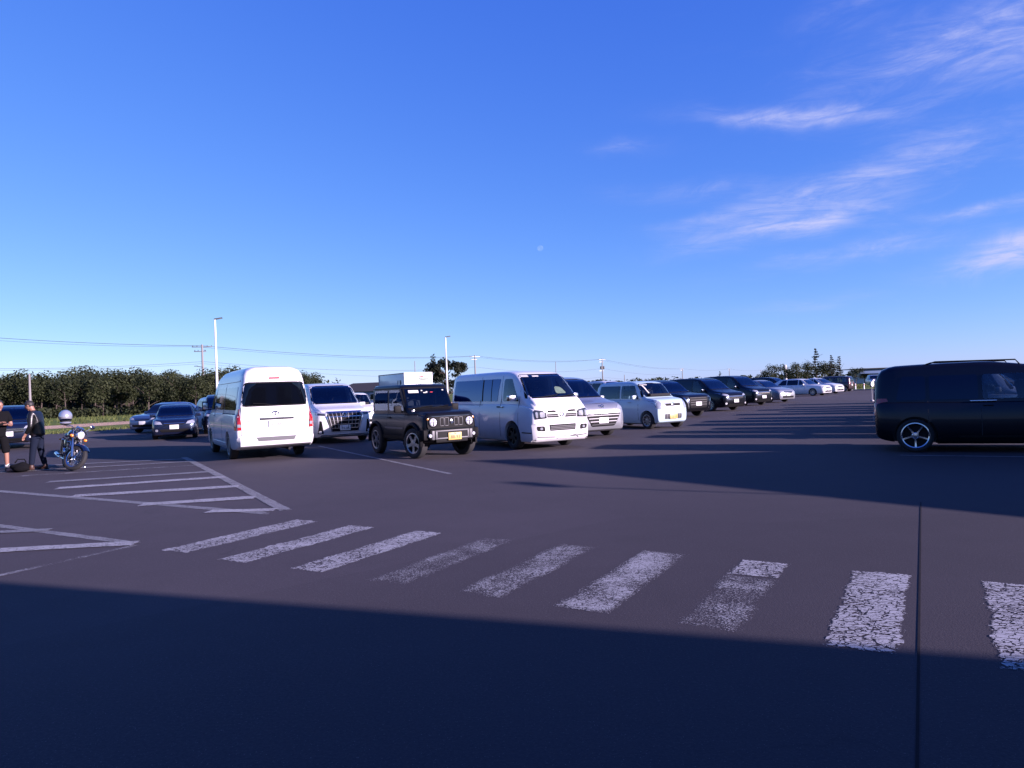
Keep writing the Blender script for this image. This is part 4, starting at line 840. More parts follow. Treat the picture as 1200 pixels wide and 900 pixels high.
        c.both('corner_trim', [(h * .74, zb + .26), (h * .93, zb + .34), (h * .93, zb + .38), (h * .73, zb + .31)], 'chrome', cell=.05, off=.022); c.panel('grille', 'F', [(-h * .5, zb + .16), (h * .5, zb + .16), (h * .58, lz + .05), (-h * .58, lz + .05)], 'plastic_black', off=.012, rnd=.04)
        for i in range(4): z = zb + .3 + i * .1; c.panel('grille_bar', 'F', [(-h * .5, z), (h * .5, z), (h * .5, z + .014), (-h * .5, z + .014)], 'plastic_grey', off=.02)
        pz = zb + .34
    c.plate('F', 0, pz, plate, txt, None, 'ink_black' if plate == 'plate_yellow' else 'ink_green')
    # rear face
    c.panel('rear_window', 'B', [(-h * .68, belt + .07), (h * .68, belt + .07), (h * .58, H * .90), (-h * .58, H * .90)] if typ in ('minivan', 'tall', 'suv', 'wagon') else [(-h * .62, H * .74), (h * .62, H * .74), (h * .56, H * .93), (-h * .56, H * .93)], 'glass', rnd=.08, off=.008)
    c.both('tail_lamp', [(h * .70, belt * .78), (h * .90, belt * .78), (h * .88, belt * 1.02), (h * .66, belt * 1.0)], 'lamp_red', 'B', off=.012, cell=.06); c.plate('B', 0, belt * .70 if typ != 'sedan' else belt * .6)
    c.panel('rear_bumper_trim', 'B', [(-h * .7, zb + .12), (h * .7, zb + .12), (h * .7, zb + .2), (-h * .7, zb + .2)], 'plastic_black', off=.008)
    if rails:
        for sg in (1, -1):
            bm = bmesh.new(); y = sg * h * .70; z = H + .005; tube(bm, [(L / 2 - hd_ - .35, y, z - .06 - drop), (L / 2 - hd_ - .5, y, z + .005 - drop * .75), (0, y, z + .04 - drop * .3), (-L / 2 + 1.1, y, z + .02), (-L / 2 + .85, y, z - .06)], .013, 8); obj('roof_rail', bm, 'plastic_black', c.root)
    def ub(bm): box(bm, (0, 0, zb + .02), (L * .55, W * .62, .10), .02)
    c.bits('underbody', 'well_black', ub); c.hollow(L * .72, (hd_ + (.22 if typ == 'tall' else .35), hd_ + 1.1), h * .82, ws[0])
    c.hd_, c.cw, c.belt, c.hz, c.zb, c.H, c.h = hd_, cw, belt, hz, zb, H, h
    return c

# ---- cars in and around the left-hand row
van_high((-7.33, 20.35), -30)
van_low(plc((1.86, 18.45), 150, 4.70, 1.70), 150)
off_roader((-2.36, 18.15), 148)
generic('people_carrier', 'white people carrier with huge chrome grille, between the high-roof van and the black off-roader', 'minivan', 'minivan', 4.95, 1.85, 1.94, 'paint_pearl', plc((-4.75, 23.75), 152, 4.95, 1.85), 152, face='lavish', txt='39-88', wr=.345, glass='glass_light')
generic('people_carrier', 'silver people carrier with wide barred grille behind the low-roof white van', 'minivan', 'minivan', 4.72, 1.77, 1.83, 'paint_silver', plc((3.35, 21.75), 151, 4.72, 1.77), 151, face='bigmouth', txt='33-10', wr=.325)
moco = generic('hatchback', 'small pale blue tall hatchback with orange-yellow plate', 'car', 'tall', 3.40, 1.475, 1.62, 'paint_pale_blue', plc((6.05, 25.0), 149, 3.40, 1.475), 149, face='kei', plate='plate_yellow', txt='52-13', wr=.29, rim=('mid', 9, .05), glass='glass_light')
moco.panel('windscreen_sunstrip', 'F', [(-.52, 1.475), (-.20, 1.475), (-.20, 1.50), (-.52, 1.50)], 'paper', off=.014, th=.003); moco.panel('seat_belt', 'F', [(-.36, 1.20), (-.31, 1.20), (-.40, 1.47), (-.46, 1.47)], 'paper', off=.013, th=.003)
generic('crossover_car', 'black crossover with zig-zag chrome trim beyond the pale blue hatchback', 'car', 'suv', 4.66, 1.86, 1.66, 'paint_black', plc((9.0, 32.5), 150, 4.66, 1.86), 150, face='arrow', wr=.37, rails=False)
generic('minivan', 'low black minivan with bright lamps, beyond the black crossover', 'minivan', 'minivan', 4.83, 1.80, 1.72, 'paint_black', plc((12.3, 37.8), 149, 4.83, 1.80), 149, face='chrome')
generic('minivan', 'tall black minivan with silver front lip, last dark one before the silver hatchback', 'minivan', 'minivan', 4.71, 1.73, 1.84, 'paint_black', plc((16.0, 44.2), 150, 4.71, 1.73), 150, face='chrome')
generic('hatchback', 'silver sloping hatchback between the tall black minivan and the white estate car', 'car', 'prius', 4.48, 1.75, 1.50, 'paint_silver', plc((19.1, 48.4), 150, 4.48, 1.75), 150)
generic('estate_car', 'white estate car parked at the far end of the row', 'car', 'wagon', 4.70, 1.78, 1.49, 'paint_white', plc((28.0, 62.8), 140, 4.70, 1.78), 140, face='plain')
generic('hatchback', 'pearl white sloping hatchback behind the white estate car', 'car', 'prius', 4.54, 1.76, 1.50, 'paint_pearl', plc((31.5, 68.0), 145, 4.54, 1.76), 145)
generic('hatchback', 'wine dark hatchback showing lit red tail lamps past the pearl hatchback', 'car', 'tall', 3.9, 1.70, 1.60, 'paint_wine', (34.6, 77.5), 312)
generic('minivan', 'dark minivan with pale blue windscreen behind the white estate car', 'minivan', 'minivan', 4.7, 1.75, 1.75, 'paint_navy', (26.6, 74.0), 140)
# ---- cars on the left, before the wood
generic('saloon_car', 'dark navy saloon car facing out, between the field and the high-roof van', 'car', 'sedan', 4.45, 1.70, 1.38, 'paint_navy', (-14.75, 31.4), 157, face='plain', txt='12-34'[:0] or None, wr=.31)
generic('hatchback', 'blue-grey hatchback half hidden behind the navy saloon car', 'car', 'wagon', 4.3, 1.72, 1.48, 'paint_blue', (-18.6, 38.6), 186, face='plain')
generic('people_carrier', 'white people carrier half hidden behind the navy saloon car', 'minivan', 'minivan', 4.4, 1.70, 1.66, 'paint_white', (-15.2, 36.6), -35)
generic('minivan', 'dark minivan mostly hidden by the side of the high-roof van', 'minivan', 'minivan', 4.5, 1.72, 1.76, 'paint_navy', (-14.1, 34.8), 156, face='chrome', glass='glass_light')
generic('saloon_car', 'dark blue car with chrome lamps behind the two bikers', 'car', 'suv', 4.5, 1.80, 1.58, 'paint_navy', (-19.6, 28.0), 148, face='chrome', wr=.34)
generic('hatchback', 'white hatchback peeping out between the chrome-grille people carrier and the off-roader', 'car', 'tall', 3.4, 1.475, 1.6, 'paint_white', (-7.55, 33.6), 150, face='plain')
generic('people_carrier', 'far white people carrier glimpsed past the silver people carrier', 'minivan', 'minivan', 4.6, 1.7, 1.85, 'paint_white', (6.9, 52.0), 150)
generic('crossover_car', 'pale blue crossover parked by the shop with the blue fascia', 'car', 'suv', 4.4, 1.78, 1.65, 'paint_silver', (52.6, 104.0), 196)
# ---- black people carrier on the right and the row beyond it, whose shadows stripe the aisle
def elysion():
    cu = 17.28; L = 4.84
    xy = uv(cu, .97 - L / 2)
    c = generic('minivan', 'long black minivan with roof rails and five-spoke chrome wheels standing in shade', 'minivan', 'minivan', L, 1.83, 1.76, 'paint_black', xy, 117, face='chrome', rim=('low', 5, .035), rimmat='chrome', wr=.335, rails=True, wbf=(3.18, .96), drop=.13, square=True, pillars=(3.02, 3.90))
    c.root.scale = (1.0,) * 3; c.handle(2.98, 1.00, 'chrome', .44)
    c.sides('side_moulding', [(1.3, .30), (3.4, .30), (3.4, .34), (1.3, .34)], 'plastic_black', off=.012, th=.02)
    for v in 'LR': c.panel('tail_lamp', v, [(-L / 2 + .03, .98), (-L / 2 + .24, 1.02), (-L / 2 + .22, 1.08), (-L / 2 + .03, 1.08)], 'lamp_red', off=.01, th=.02, cell=.06)
    return c
elysion()
ordn = ['first', 'second', 'third', 'fourth', 'fifth', 'sixth', 'seventh', 'eighth', 'ninth', 'tenth', 'eleventh']
rowR = []
for i, (u_, ty_, w_, h_, p_, cn) in enumerate(((20.65, 'tall', 1.475, 1.66, 'paint_silver', 'silver tall hatchback'), (22.45, 'tall', 1.475, 1.70, 'paint_white', 'white tall hatchback'), (24.02, 'wagon', 1.48, 1.55, 'paint_grey', 'grey estate car'), (26.25, 'minivan', 1.75, 1.80, 'paint_black', 'black minivan'),
        (28.35, 'minivan', 1.75, 1.82, 'paint_pearl', 'pearl minivan'), (30.35, 'suv', 1.80, 1.66, 'paint_grey', 'grey crossover'), (33.75, 'minivan', 1.75, 1.82, 'paint_silver', 'silver minivan'), (36.1, 'wagon', 1.75, 1.52, 'paint_blue', 'blue estate car'), (38.5, 'minivan', 1.75, 1.80, 'paint_white', 'white minivan'), (41.0, 'suv', 1.8, 1.66, 'paint_black', 'black crossover'), (45.5, 'minivan', 1.75, 1.80, 'paint_pearl', 'pearl minivan'))):
    rowR.append((u_, ty_, 3.4 if ty_ == 'tall' else 4.6, w_, h_, p_, cn + ' parked ' + ordn[i] + ' past the long black minivan in its row'))
for u_, ty_, l_, w_, h_, p_, lb in rowR:
    generic('parked_car', lb, 'car', ty_, l_, w_, h_, p_, uv(u_, .95 - l_ / 2), 120, 'cars parked behind the long black minivan')

# ------------------------------------------------------------------ box truck
def truck(xy, hd):
    t = empty('box_truck', (*xy, 0), head(hd), 'white box truck with a picture on its lit rear doors, behind the off-roader', 'truck')
    bm = bmesh.new(); box(bm, (-.6, 0, 1.95), (5.6, 2.25, 2.25), .03); cg = obj('cargo_box', bm, 'paint_white', t)
    bm = bmesh.new()
    for s in (-1, 1):
        for z in (.86, 3.04): box(bm, (-.6, s * 1.12, z), (5.62, .06, .06), .01)
        for x in (-3.38, 2.18): box(bm, (x, s * 1.11, 1.95), (.07, .07, 2.2), .01)
    obj('edge_rail', bm, 'satin_metal', cg)
    for s in (-1, 1):
        bm = bmesh.new(); box(bm, (-3.42, s * .545, 1.92), (.03, 1.06, 2.0), .008); d = obj('rear_door', bm, 'paint_white', t)
        bm = bmesh.new(); tube(bm, [(-3.45, s * .16, 1.0), (-3.45, s * .16, 2.85)], .018, 6); obj('lock_bar', bm, 'satin_metal', d)
        bm = bmesh.new(); box(bm, (-3.40, s * .95, .62), (.05, .22, .12), .01); obj('tail_lamp', bm, 'lamp_red', t)
    bm = bmesh.new(); ellipsoid(bm, (-3.445, -.45, 2.62), (.006, .42, .16), 20, 8); obj('door_picture', bm, 'windscreen_print', t)
    bm = bmesh.new(); ellipsoid(bm, (-3.448, -.25, 2.78), (.006, .20, .06), 14, 6); obj('door_picture', bm, 'sign_red', t)
    for i, (w_, x) in enumerate(((.10, -2.0), (.10, -2.3), (.26, -2.65))):
        bm = bmesh.new(); box(bm, (x, 1.127, 2.35), (w_, .006, .34)); obj('side_mark', bm, 'ink_black', cg)
    bm = bmesh.new(); box(bm, (3.0, 0, 1.35), (1.5, 2.0, 1.7), .12)
    for v in bm.verts:
        if v.co.x > 3.3 and v.co.z > 1.4: v.co.x -= .28 * (v.co.z - 1.4)
    cb = obj('cab', bm, 'paint_white', t)
    for s in (-1, 1):
        bm = bmesh.new(); box(bm, (3.05, s * 1.0, 1.72), (.8, .02, .55), .006); obj('window', bm, 'glass', cb)
    bm = bmesh.new(); box(bm, (3.62, 0, 1.72), (.03, 1.7, .62), .006, Matrix.Rotation(R(-16), 4, 'Y')); obj('windscreen', bm, 'glass', cb)
    bm = bmesh.new(); box(bm, (0, 0, .68), (6.6, .8, .2), .02); obj('chassis', bm, 'well_black', t)
    hub, ty, rm = wheel_meshes(.40, .24, ('high', 0, 0), 'satin_metal')
    for x in (2.6, -2.0):
        for s in (-1, 1): w = link('wheel', hub, t, (x, s * .92, .40), (0, 0, R(180) if s < 0 else 0)); link('tyre', ty, w); link('rim', rm, w)
truck((-8.75, 57.0), -30)

# ------------------------------------------------------------------ motorcycle, helmet, bag
def motorcycle(xy, hd):
    t = empty('motorcycle', (*xy, 0), head(hd), 'dark blue naked motorcycle with round chrome headlight on its stand', 'motorcycle')
    lean = Matrix.Rotation(R(-7), 4, 'X')
    def put(name, bm, m, par=None, M=None):
        bmesh.ops.transform(bm, matrix=(lean if M is None else lean @ M), verts=bm.verts[:]); return obj(name, bm, m, par or t, smooth=35)
    R0 = .305
    def wheel(M, r, w):
        bm = bmesh.new(); lathe(bm, [(r - .085, -w * .4), (r - .06, -w * .5), (r - .02, -w * .42), (r, -w * .15), (r, w * .15), (r - .02, w * .42), (r - .06, w * .5), (r - .085, w * .4)], 32); o = put('tyre', bm, 'rubber', None, M)
        bm = bmesh.new(); lathe(bm, [(r - .07, -w * .44), (r - .10, -w * .3), (r - .10, w * .3), (r - .07, w * .44)], 32); lathe(bm, [(.02, -.06), (.05, -.05), (.05, .05), (.02, .06)], 14)
        for i in range(20):
            a = 2 * math.pi * i / 20; s = 1 if i % 2 else -1; tube(bm, [(.045 * math.cos(a + .4 * s), s * .045, .045 * math.sin(a + .4 * s)), ((r - .09) * math.cos(a), 0, (r - .09) * math.sin(a))], .004, 4, False)
        put('wheel_rim', bm, 'chrome', o, M)
        bm = bmesh.new(); lathe(bm, [(.06, w * .5), (.14, w * .5), (.14, w * .56), (.06, w * .56)], 20); put('brake_disc', bm, 'satin_metal', o, M)
    piv = Vector((.50, 0, .95)); rake = Vector((.42, 0, -.9)).normalized(); ST = Matrix.Translation(piv) @ Matrix.Rotation(R(40), 4, rake * -1) @ Matrix.Translation(-piv)
    fc = Vector((.78, 0, R0))
    wheel(ST @ Matrix.Translation(fc), R0, .11); wheel(Matrix.Translation((-.66, 0, R0)), R0, .14)
    for s in (-1, 1):
        bm = bmesh.new(); tube(bm, [fc + Vector((0, s * .10, 0)), fc + (-rake) * .36 + Vector((0, s * .10, 0))], .030, 10); put('fork_slider', bm, 'chrome', None, ST)
        bm = bmesh.new(); tube(bm, [fc + (-rake) * .34 + Vector((0, s * .10, 0)), fc + (-rake) * .74 + Vector((0, s * .10, 0))], .021, 10); put('fork_tube', bm, 'chrome', None, ST)
    bm = bmesh.new(); rows = []
    for i in range(13):
        a = R(38 + 105 * i / 12); rows.append([bm.verts.new((fc.x + math.cos(a) * r, y, fc.z + math.sin(a) * r)) for y, r in ((-.075, R0 - .02), (-.06, R0 + .03), (0, R0 + .045), (.06, R0 + .03), (.075, R0 - .02))])
    for a, b_ in zip(rows, rows[1:]):
        for j in range(4): bm.faces.new((a[j], a[j + 1], b_[j + 1], b_[j]))
    put('front_mudguard', bm, 'tank_blue', None, ST)
    hp = fc + (-rake) * .60 + Vector((.10, 0, .0))
    bm = bmesh.new(); lathe(bm, [(.001, .09), (.05, .085), (.085, .065), (.095, .05)], 20, 'x'); hl = put('headlight', bm, 'lamp_bright', None, ST @ Matrix.Translation(hp))
    bm = bmesh.new(); lathe(bm, [(.093, .055), (.102, .05), (.098, .0), (.07, -.08), (.001, -.1)], 20, 'x'); put('headlight_shell', bm, 'chrome', hl, ST @ Matrix.Translation(hp))
    for s in (-1, 1):
        bm = bmesh.new(); ellipsoid(bm, hp + Vector((.0, s * .21, -.07)), (.05, .035, .035), 12, 8); i_ = put('indicator', bm, 'lamp_amber', None, ST); bm = bmesh.new(); tube(bm, [hp + Vector((-.02, s * .09, -.04)), hp + Vector((.0, s * .19, -.07))], .009, 6); put('indicator_stalk', bm, 'chrome', i_, ST)
        bm = bmesh.new(); lathe(bm, [(.001, .05), (.05, .04), (.055, 0), (.03, -.05)], 14, 'x'); put('instrument', bm, 'chrome', None, ST @ Matrix.Translation(hp + Vector((-.07, s * .055, .14))) @ Matrix.Rotation(R(-60), 4, 'Y'))
        bm = bmesh.new(); ellipsoid(bm, hp + Vector((-.14, s * .40, .30)), (.025, .075, .05), 14, 8); m_ = put('mirror', bm, 'chrome', None, ST); bm = bmesh.new(); tube(bm, [hp + Vector((-.15, s * .26, .15)), hp + Vector((-.12, s * .33, .24)), hp + Vector((-.15, s * .38, .29))], .008, 6); put('mirror_stalk', bm, 'chrome', m_, ST)
        bm = bmesh.new(); tube(bm, [hp + Vector((-.17, s * .27, .145)), hp + Vector((-.23, s * .40, .12))], .018, 8); put('grip', bm, 'rubber', None, ST)
        bm = bmesh.new(); tube(bm, [hp + Vector((-.12, s * .26, .12)), hp + Vector((-.14, s * .40, .09))], .007, 6); put('brake_lever' if s < 0 else 'clutch_lever', bm, 'chrome', None, ST)
    bm = bmesh.new(); tube(bm, [hp + Vector((-.17, -.29, .145)), hp + Vector((-.13, -.16, .15)), hp + Vector((-.10, -.08, .07)), hp + Vector((-.10, .08, .07)), hp + Vector((-.13, .16, .15)), hp + Vector((-.17, .29, .145))], .012, 8); put('handlebar', bm, 'chrome', None, ST)
    bm = bmesh.new(); box(bm, fc + (-rake) * .70, (.06, .26, .05), .015); box(bm, fc + (-rake) * .50, (.06, .26, .05), .015); put('fork_yoke', bm, 'engine', None, ST)
    bm = bmesh.new(); ellipsoid(bm, (.18, 0, .83), (.30, .15, .14), 22, 14)
    for v in bm.verts:
        if v.co.z < .78: v.co.z = .78 - (.78 - v.co.z) * .25
        if v.co.x < .1: v.co.y *= 1 - (.1 - v.co.x) * .9
    tk = put('fuel_tank', bm, 'tank_blue'); bm = bmesh.new(); lathe(bm, [(.001, .01), (.035, .008), (.04, 0)], 14, 'z'); put('fuel_cap', bm, 'chrome', tk, Matrix.Translation((.22, 0, .965)))
    bm = bmesh.new(); ellipsoid(bm, (-.36, 0, .80), (.36, .14, .06), 20, 10)
    for v in bm.verts: v.co.z += .05 * max(0, (-v.co.x - .35)) * 2
    put('seat', bm, 'leather_black')
    bm = bmesh.new(); box(bm, (.10, 0, .42), (.36, .26, .24), .05)
    for i in range(6): box(bm, (.16, 0, .56 + i * .032), (.24, .30, .012), .004)
    box(bm, (.16, 0, .76), (.22, .24, .06), .02); put('engine', bm, 'engine')
    for s in (-1, 1):
        bm = bmesh.new(); lathe(bm, [(.001, s * .05), (.07, s * .05), (.09, s * .02), (.09, 0)], 18); put('engine_cover', bm, 'chrome', None, Matrix.Translation((-.0, s * .14, .42)))
        bm = bmesh.new(); tube(bm, [(.30, s * .07, .66), (.42, s * .09, .50), (.34, s * .12, .30), (.05, s * .15, .24), (-.45, s * .18, .27)], .022, 8); tube(bm, [(-.35, s * .18, .265), (-.50, s * .19, .28), (-1.0, s * .20, .33)], [.03, .045, .045], 10); put('exhaust', bm, 'chrome')
        bm = bmesh.new(); tube(bm, [(-.55, s * .14, .70), (-.66, s * .14, .34)], .03, 10); put('shock_absorber', bm, 'chrome')
        bm = bmesh.new(); tube(bm, [(-.06, s * .12, .34), (-.04, s * .30, .33)], .016, 8); put('footrest', bm, 'rubber')
        bm = bmesh.new(); box(bm, (-.22, s * .13, .62), (.24, .03, .18), .03); put('side_cover', bm, 'tank_blue')
        bm = bmesh.new(); ellipsoid(bm, (-.80, s * .17, .70), (.045, .03, .03), 10, 8); put('rear_indicator', bm, 'lamp_amber')
    bm = bmesh.new()
    for s in (-1, 1): tube(bm, [(.46, 0, .86), (.36, s * .10, .40), (.20, s * .12, .26), (-.18, s * .12, .30), (-.22, s * .11, .70), (-.85, s * .10, .74)], .016, 8); tube(bm, [(.47, 0, .90), (.1, s * .06, .74), (-.22, s * .10, .70)], .016, 8); tube(bm, [(-.16, s * .11, .34), (-.66, s * .11, R0)], .02, 8)
    put('frame', bm, 'plastic_black')
    bm = bmesh.new(); rows = []
    for i in range(11):
        a = R(40 + 110 * i / 10); rows.append([bm.verts.new((-.66 + math.cos(a) * r, y, R0 + math.sin(a) * r)) for y, r in ((-.09, R0 + .01), (-.07, R0 + .055), (.07, R0 + .055), (.09, R0 + .01))])
    for a, b_ in zip(rows, rows[1:]):
        for j in range(3): bm.faces.new((a[j], a[j + 1], b_[j + 1], b_[j]))
    put('rear_mudguard', bm, 'tank_blue'); bm = bmesh.new(); ellipsoid(bm, (-.97, 0, .66), (.03, .06, .04), 12, 8); put('tail_lamp', bm, 'lamp_red')
    bm = bmesh.new(); tube(bm, [(-.02, .10, .30), (-.06, .30, .0)], .011, 8); box(bm, (-.07, .31, .008), (.08, .05, .012), .004); obj('side_stand', bm, 'chrome', t)
    bpy.context.view_layer.update()
    return t, lean @ ST @ (hp + Vector((-.20, -.34, .28)))
bike, hspot = motorcycle((-10.86, 17.50), 141)
w_ = bike.matrix_world @ hspot
he = empty('helmet', w_ + Vector((-.03, 0, .03)), R(-60), 'silver full-face helmet hung on the motorcycle handlebar', 'helmet'); he.scale = (1.06, 1.06, 1.12); he.location.z -= .05
bm = bmesh.new(); ellipsoid(bm, (0, 0, .06), (.165, .135, .14), 24, 16); bmesh.ops.bisect_plane(bm, geom=bm.verts[:] + bm.edges[:] + bm.faces[:], plane_co=(0, 0, -.02), plane_no=(.25, 0, -1), clear_outer=True); obj('shell', bm, 'helmet_silver', he)
bm = bmesh.new(); ellipsoid(bm, (0, 0, .03), (.155, .128, .12), 20, 12); obj('lining', bm, 'well_black', he)
bm = bmesh.new(); ellipsoid(bm, (.06, 0, -.07), (.12, .115, .035), 20, 8); obj('chin_bar', bm, 'helmet_silver', he)
bm = bmesh.new(); ellipsoid(bm, (0, 0, .0), (.168, .125, .055), 20, 10); bmesh.ops.bisect_plane(bm, geom=bm.verts[:] + bm.edges[:] + bm.faces[:], plane_co=(.03, 0, 0), plane_no=(-1, 0, 0), clear_outer=True); obj('visor', bm, 'glass', he)
bg_ = empty('rucksack', (-11.82, 17.15, 0), R(20), 'black bag dropped on the asphalt between the two bikers', 'bag')
bm = bmesh.new(); ellipsoid(bm, (0, 0, .11), (.20, .15, .12), 20, 12)
for v in bm.verts:
    v.co.z = max(0.003, v.co.z); v.co.x += .02 * math.sin(v.co.z * 40 + v.co.y * 20); v.co.z += .015 * math.sin(v.co.x * 25) if v.co.z > .05 else 0
obj('bag_body', bm, 'cotton_black', bg_); bm = bmesh.new(); tube(bm, [(-.12, .05, .22), (-.08, .12, .30), (.05, .14, .29), (.1, .08, .22)], .014, 6); obj('strap', bm, 'cotton_black', bg_); bm = bmesh.new(); ellipsoid(bm, (.05, -.15, .10), (.15, .06, .08), 14, 8); obj('pocket', bm, 'cotton_black', bg_)

# ------------------------------------------------------------------ people
def skin(name, verts, edges, m, parent, sub=2, root=0):
    me = bpy.data.meshes.new(name); me.from_pydata([v[0] for v in verts], edges, []); o = bpy.data.objects.new(name, me); C.objects.link(o)
    o.modifiers.new('skin', 'SKIN'); o.modifiers.new('sub', 'SUBSURF').levels = sub
    for i, v in enumerate(verts):
        r = v[1]; me.skin_vertices[0].data[i].radius = r if isinstance(r, tuple) else (r, r); me.skin_vertices[0].data[i].use_root = (i == root)
    o.modifiers['skin'].use_smooth_shade = True
    dg = bpy.context.evaluated_depsgraph_get(); m2 = bpy.data.meshes.new_from_object(o.evaluated_get(dg)); m2.name = name
    bpy.data.objects.remove(o); m2.materials.clear(); m2.materials.append(MATS[m]); m2.shade_smooth()
    return link(name, m2, parent)
def chain(n0, n): return [(n0 + i, n0 + i + 1) for i in range(n - 1)]
def person(name, label, xy, hd, J, top, trousers, shoes, sleeves='long', shorts=False, hairz=0., headpitch=20):
    """J: joints in the person's frame, x forward, y left. one continuous body, then clothes"""
    t = empty(name, (*xy, 0), head(hd), label, 'person')
    V = lambda k: Vector(J[k])
    pel, chest, neck, hd0 = V('pelvis'), V('chest'), V('neck'), V('head')
    vs = [(pel, (.08, .08)), (pel.lerp(chest, .5), (.09, .09)), (chest, (.115, .115)), (neck, .055), (neck.lerp(hd0, .55), (.065, .075)), (hd0, (.078, .095)), (hd0 + (hd0 - neck).normalized() * .085, (.06, .075))]
    es = chain(0, 7)
    for s in 'lr':
        n = len(vs); vs += [(V('sh' + s), .058), (V('el' + s), .042), (V('wr' + s), .030)]; es += [(2, n), (n, n + 1), (n + 1, n + 2)]
        pw, pe = V('wr' + s), V('el' + s); d = (pw - pe).normalized(); pm = pw + d * .065; vs.append((pm, (.036, .022))); es.append((n + 2, n + 3))
        side = d.cross(Vector((0, 0, 1))); side = side.normalized() if side.length > .2 else Vector((1, 0, 0)); curl = d.cross(side).normalized() * -1
        for f in range(4):       # four fingers
            b0 = pm + side * (f - 1.5) * .019 + d * .02; L_ = (.065, .075, .072, .056)[f]; m0 = len(vs); vs += [(b0 + d * .015, .0095), (b0 + d * L_ * .6 - curl * .008, .0085), (b0 + d * L_ - curl * .028, .0075)]; es += [(n + 3, m0), (m0, m0 + 1), (m0 + 1, m0 + 2)]
        m0 = len(vs); vs += [(pm - side * .036 - d * .02, .011), (pm - side * .052 + d * .02 - curl * .012, .009)]; es += [(n + 2, m0), (m0, m0 + 1)]
        n = len(vs); vs += [(V('hip' + s), .066), (V('kn' + s), .056), (V('kn' + s).lerp(V('an' + s), .35), .054), (V('an' + s), .038)]; es += [(0, n), (n, n + 1), (n + 1, n + 2), (n + 2, n + 3)]
        vs.append((V('an' + s) + V('ft' + s) * .5 + Vector((0, 0, -.05)), (.04, .03))); es.append((n + 3, n + 4))
    body = skin('body', vs, es, 'skin', t)
    # face: nose, ears, eyes, brows, mouth on the head
    M = Matrix.Translation(hd0) @ Matrix.Rotation(R(J.get('turn', 0)), 4, 'Z') @ Matrix.Rotation(R(headpitch), 4, 'Y')
    def hp(nm, m_, fn):
        bm = bmesh.new(); fn(bm); bmesh.ops.transform(bm, matrix=M, verts=bm.verts[:]); return obj(nm, bm, m_, t)
    hp('face', 'skin', lambda bm: (ellipsoid(bm, (.018, 0, -.005), (.083, .072, .112), 18, 12), ellipsoid(bm, (.10, 0, -.005), (.018, .014, .028), 10, 8), ellipsoid(bm, (.0, .076, 0), (.02, .012, .03), 8, 6), ellipsoid(bm, (.0, -.076, 0), (.02, .012, .03), 8, 6), ellipsoid(bm, (.055, 0, -.085), (.035, .04, .03), 10, 8)))
    hp('eye', 'ink_black', lambda bm: [ellipsoid(bm, (.094, s * .031, .018), (.008, .014, .006), 8, 6) for s in (-1, 1)]); hp('mouth', 'boot_brown', lambda bm: ellipsoid(bm, (.094, 0, -.052), (.008, .024, .006), 8, 6))
    def hair(bm):
        ellipsoid(bm, (-.012, 0, .028), (.098, .084, .100), 22, 14)
        bmesh.ops.bisect_plane(bm, geom=bm.verts[:] + bm.edges[:] + bm.faces[:], plane_co=(.058, 0, .045), plane_no=(.75, 0, -.62), clear_outer=True)
        for v in bm.verts: v.co += v.co.normalized() * .006 * math.sin(v.co.x * 90) * math.cos(v.co.y * 80 + v.co.z * 60)
    hp('hair', 'hair', hair)
    # top
    ts = [(pel + Vector((0, 0, -.10)), (.185, .145)), (pel + Vector((0, 0, -.03)), (.18, .165)), (pel.lerp(chest, .35), (.175, .16)), (chest + Vector((0, 0, -.04)), (.185, .16)), (chest.lerp(neck, .62), (.11, .095)), (neck.lerp(hd0, .12), (.075, .075))]; te = chain(0, 6)
    for s in 'lr':
        n = len(ts); sh, el, wr_ = V('sh' + s), V('el' + s), V('wr' + s)
        if sleeves == 'long': ts += [(sh, .088), (sh.lerp(el, .55), .072), (el, .064), (el.lerp(wr_, .55), .054), (el.lerp(wr_, .95), .047)]; te += [(3, n)] + chain(n, 5)
        else: ts += [(sh, .085), (sh.lerp(el, .75), .075)]; te += [(3, n), (n, n + 1)]
    skin('jacket' if sleeves == 'long' else 'shirt', ts, te, top, t)
    # trousers
    vs = [(pel + Vector((0, 0, .06)), (.165, .13)), (pel + Vector((0, 0, -.06)), (.165, .135))]; es = [(0, 1)]
    for s in 'lr':
        n = len(vs); hp_, kn, an = V('hip' + s) + Vector((0, 0, -.05)), V('kn' + s), V('an' + s)
        if shorts: vs += [(hp_, .105), (hp_.lerp(kn, .55), .098), (kn + Vector((0, 0, -.05)), .090)]; es += [(1, n)] + chain(n, 3)
        else: vs += [(hp_, .105), (hp_.lerp(kn, .5), .092), (kn, .076), (kn.lerp(an, .5), .07), (an + Vector((0, 0, .03)), .062)]; es += [(1, n)] + chain(n, 5)
    skin('shorts' if shorts else 'trousers', vs, es, trousers, t)
    for s in 'lr':
        an = V('an' + s); f = V('ft' + s); d = f.normalized(); bm = bmesh.new(); rot = Matrix.Rotation(math.atan2(d.y, d.x), 4, 'Z')
        ellipsoid(bm, Vector((an.x, an.y, .055)) + d * .075, (.145, .052, .06), 18, 10, rot); ellipsoid(bm, Vector((an.x, an.y, .09)), (.062, .055, .09), 14, 10, rot)
        for v in bm.verts: v.co.z = max(.002, v.co.z)
        so = obj('shoe' if shorts else 'boot', bm, shoes, t); bm = bmesh.new(); box(bm, Vector((an.x, an.y, .014)) + d * .075, (.285, .10, .026), .01, rot); obj('sole', bm, 'rubber', so)
        if shorts: bm = bmesh.new(); tube(bm, [an + Vector((0, 0, .02)), an + Vector((0, 0, .11))], .047, 12); obj('sock', bm, 'sock_white', t)
    return t
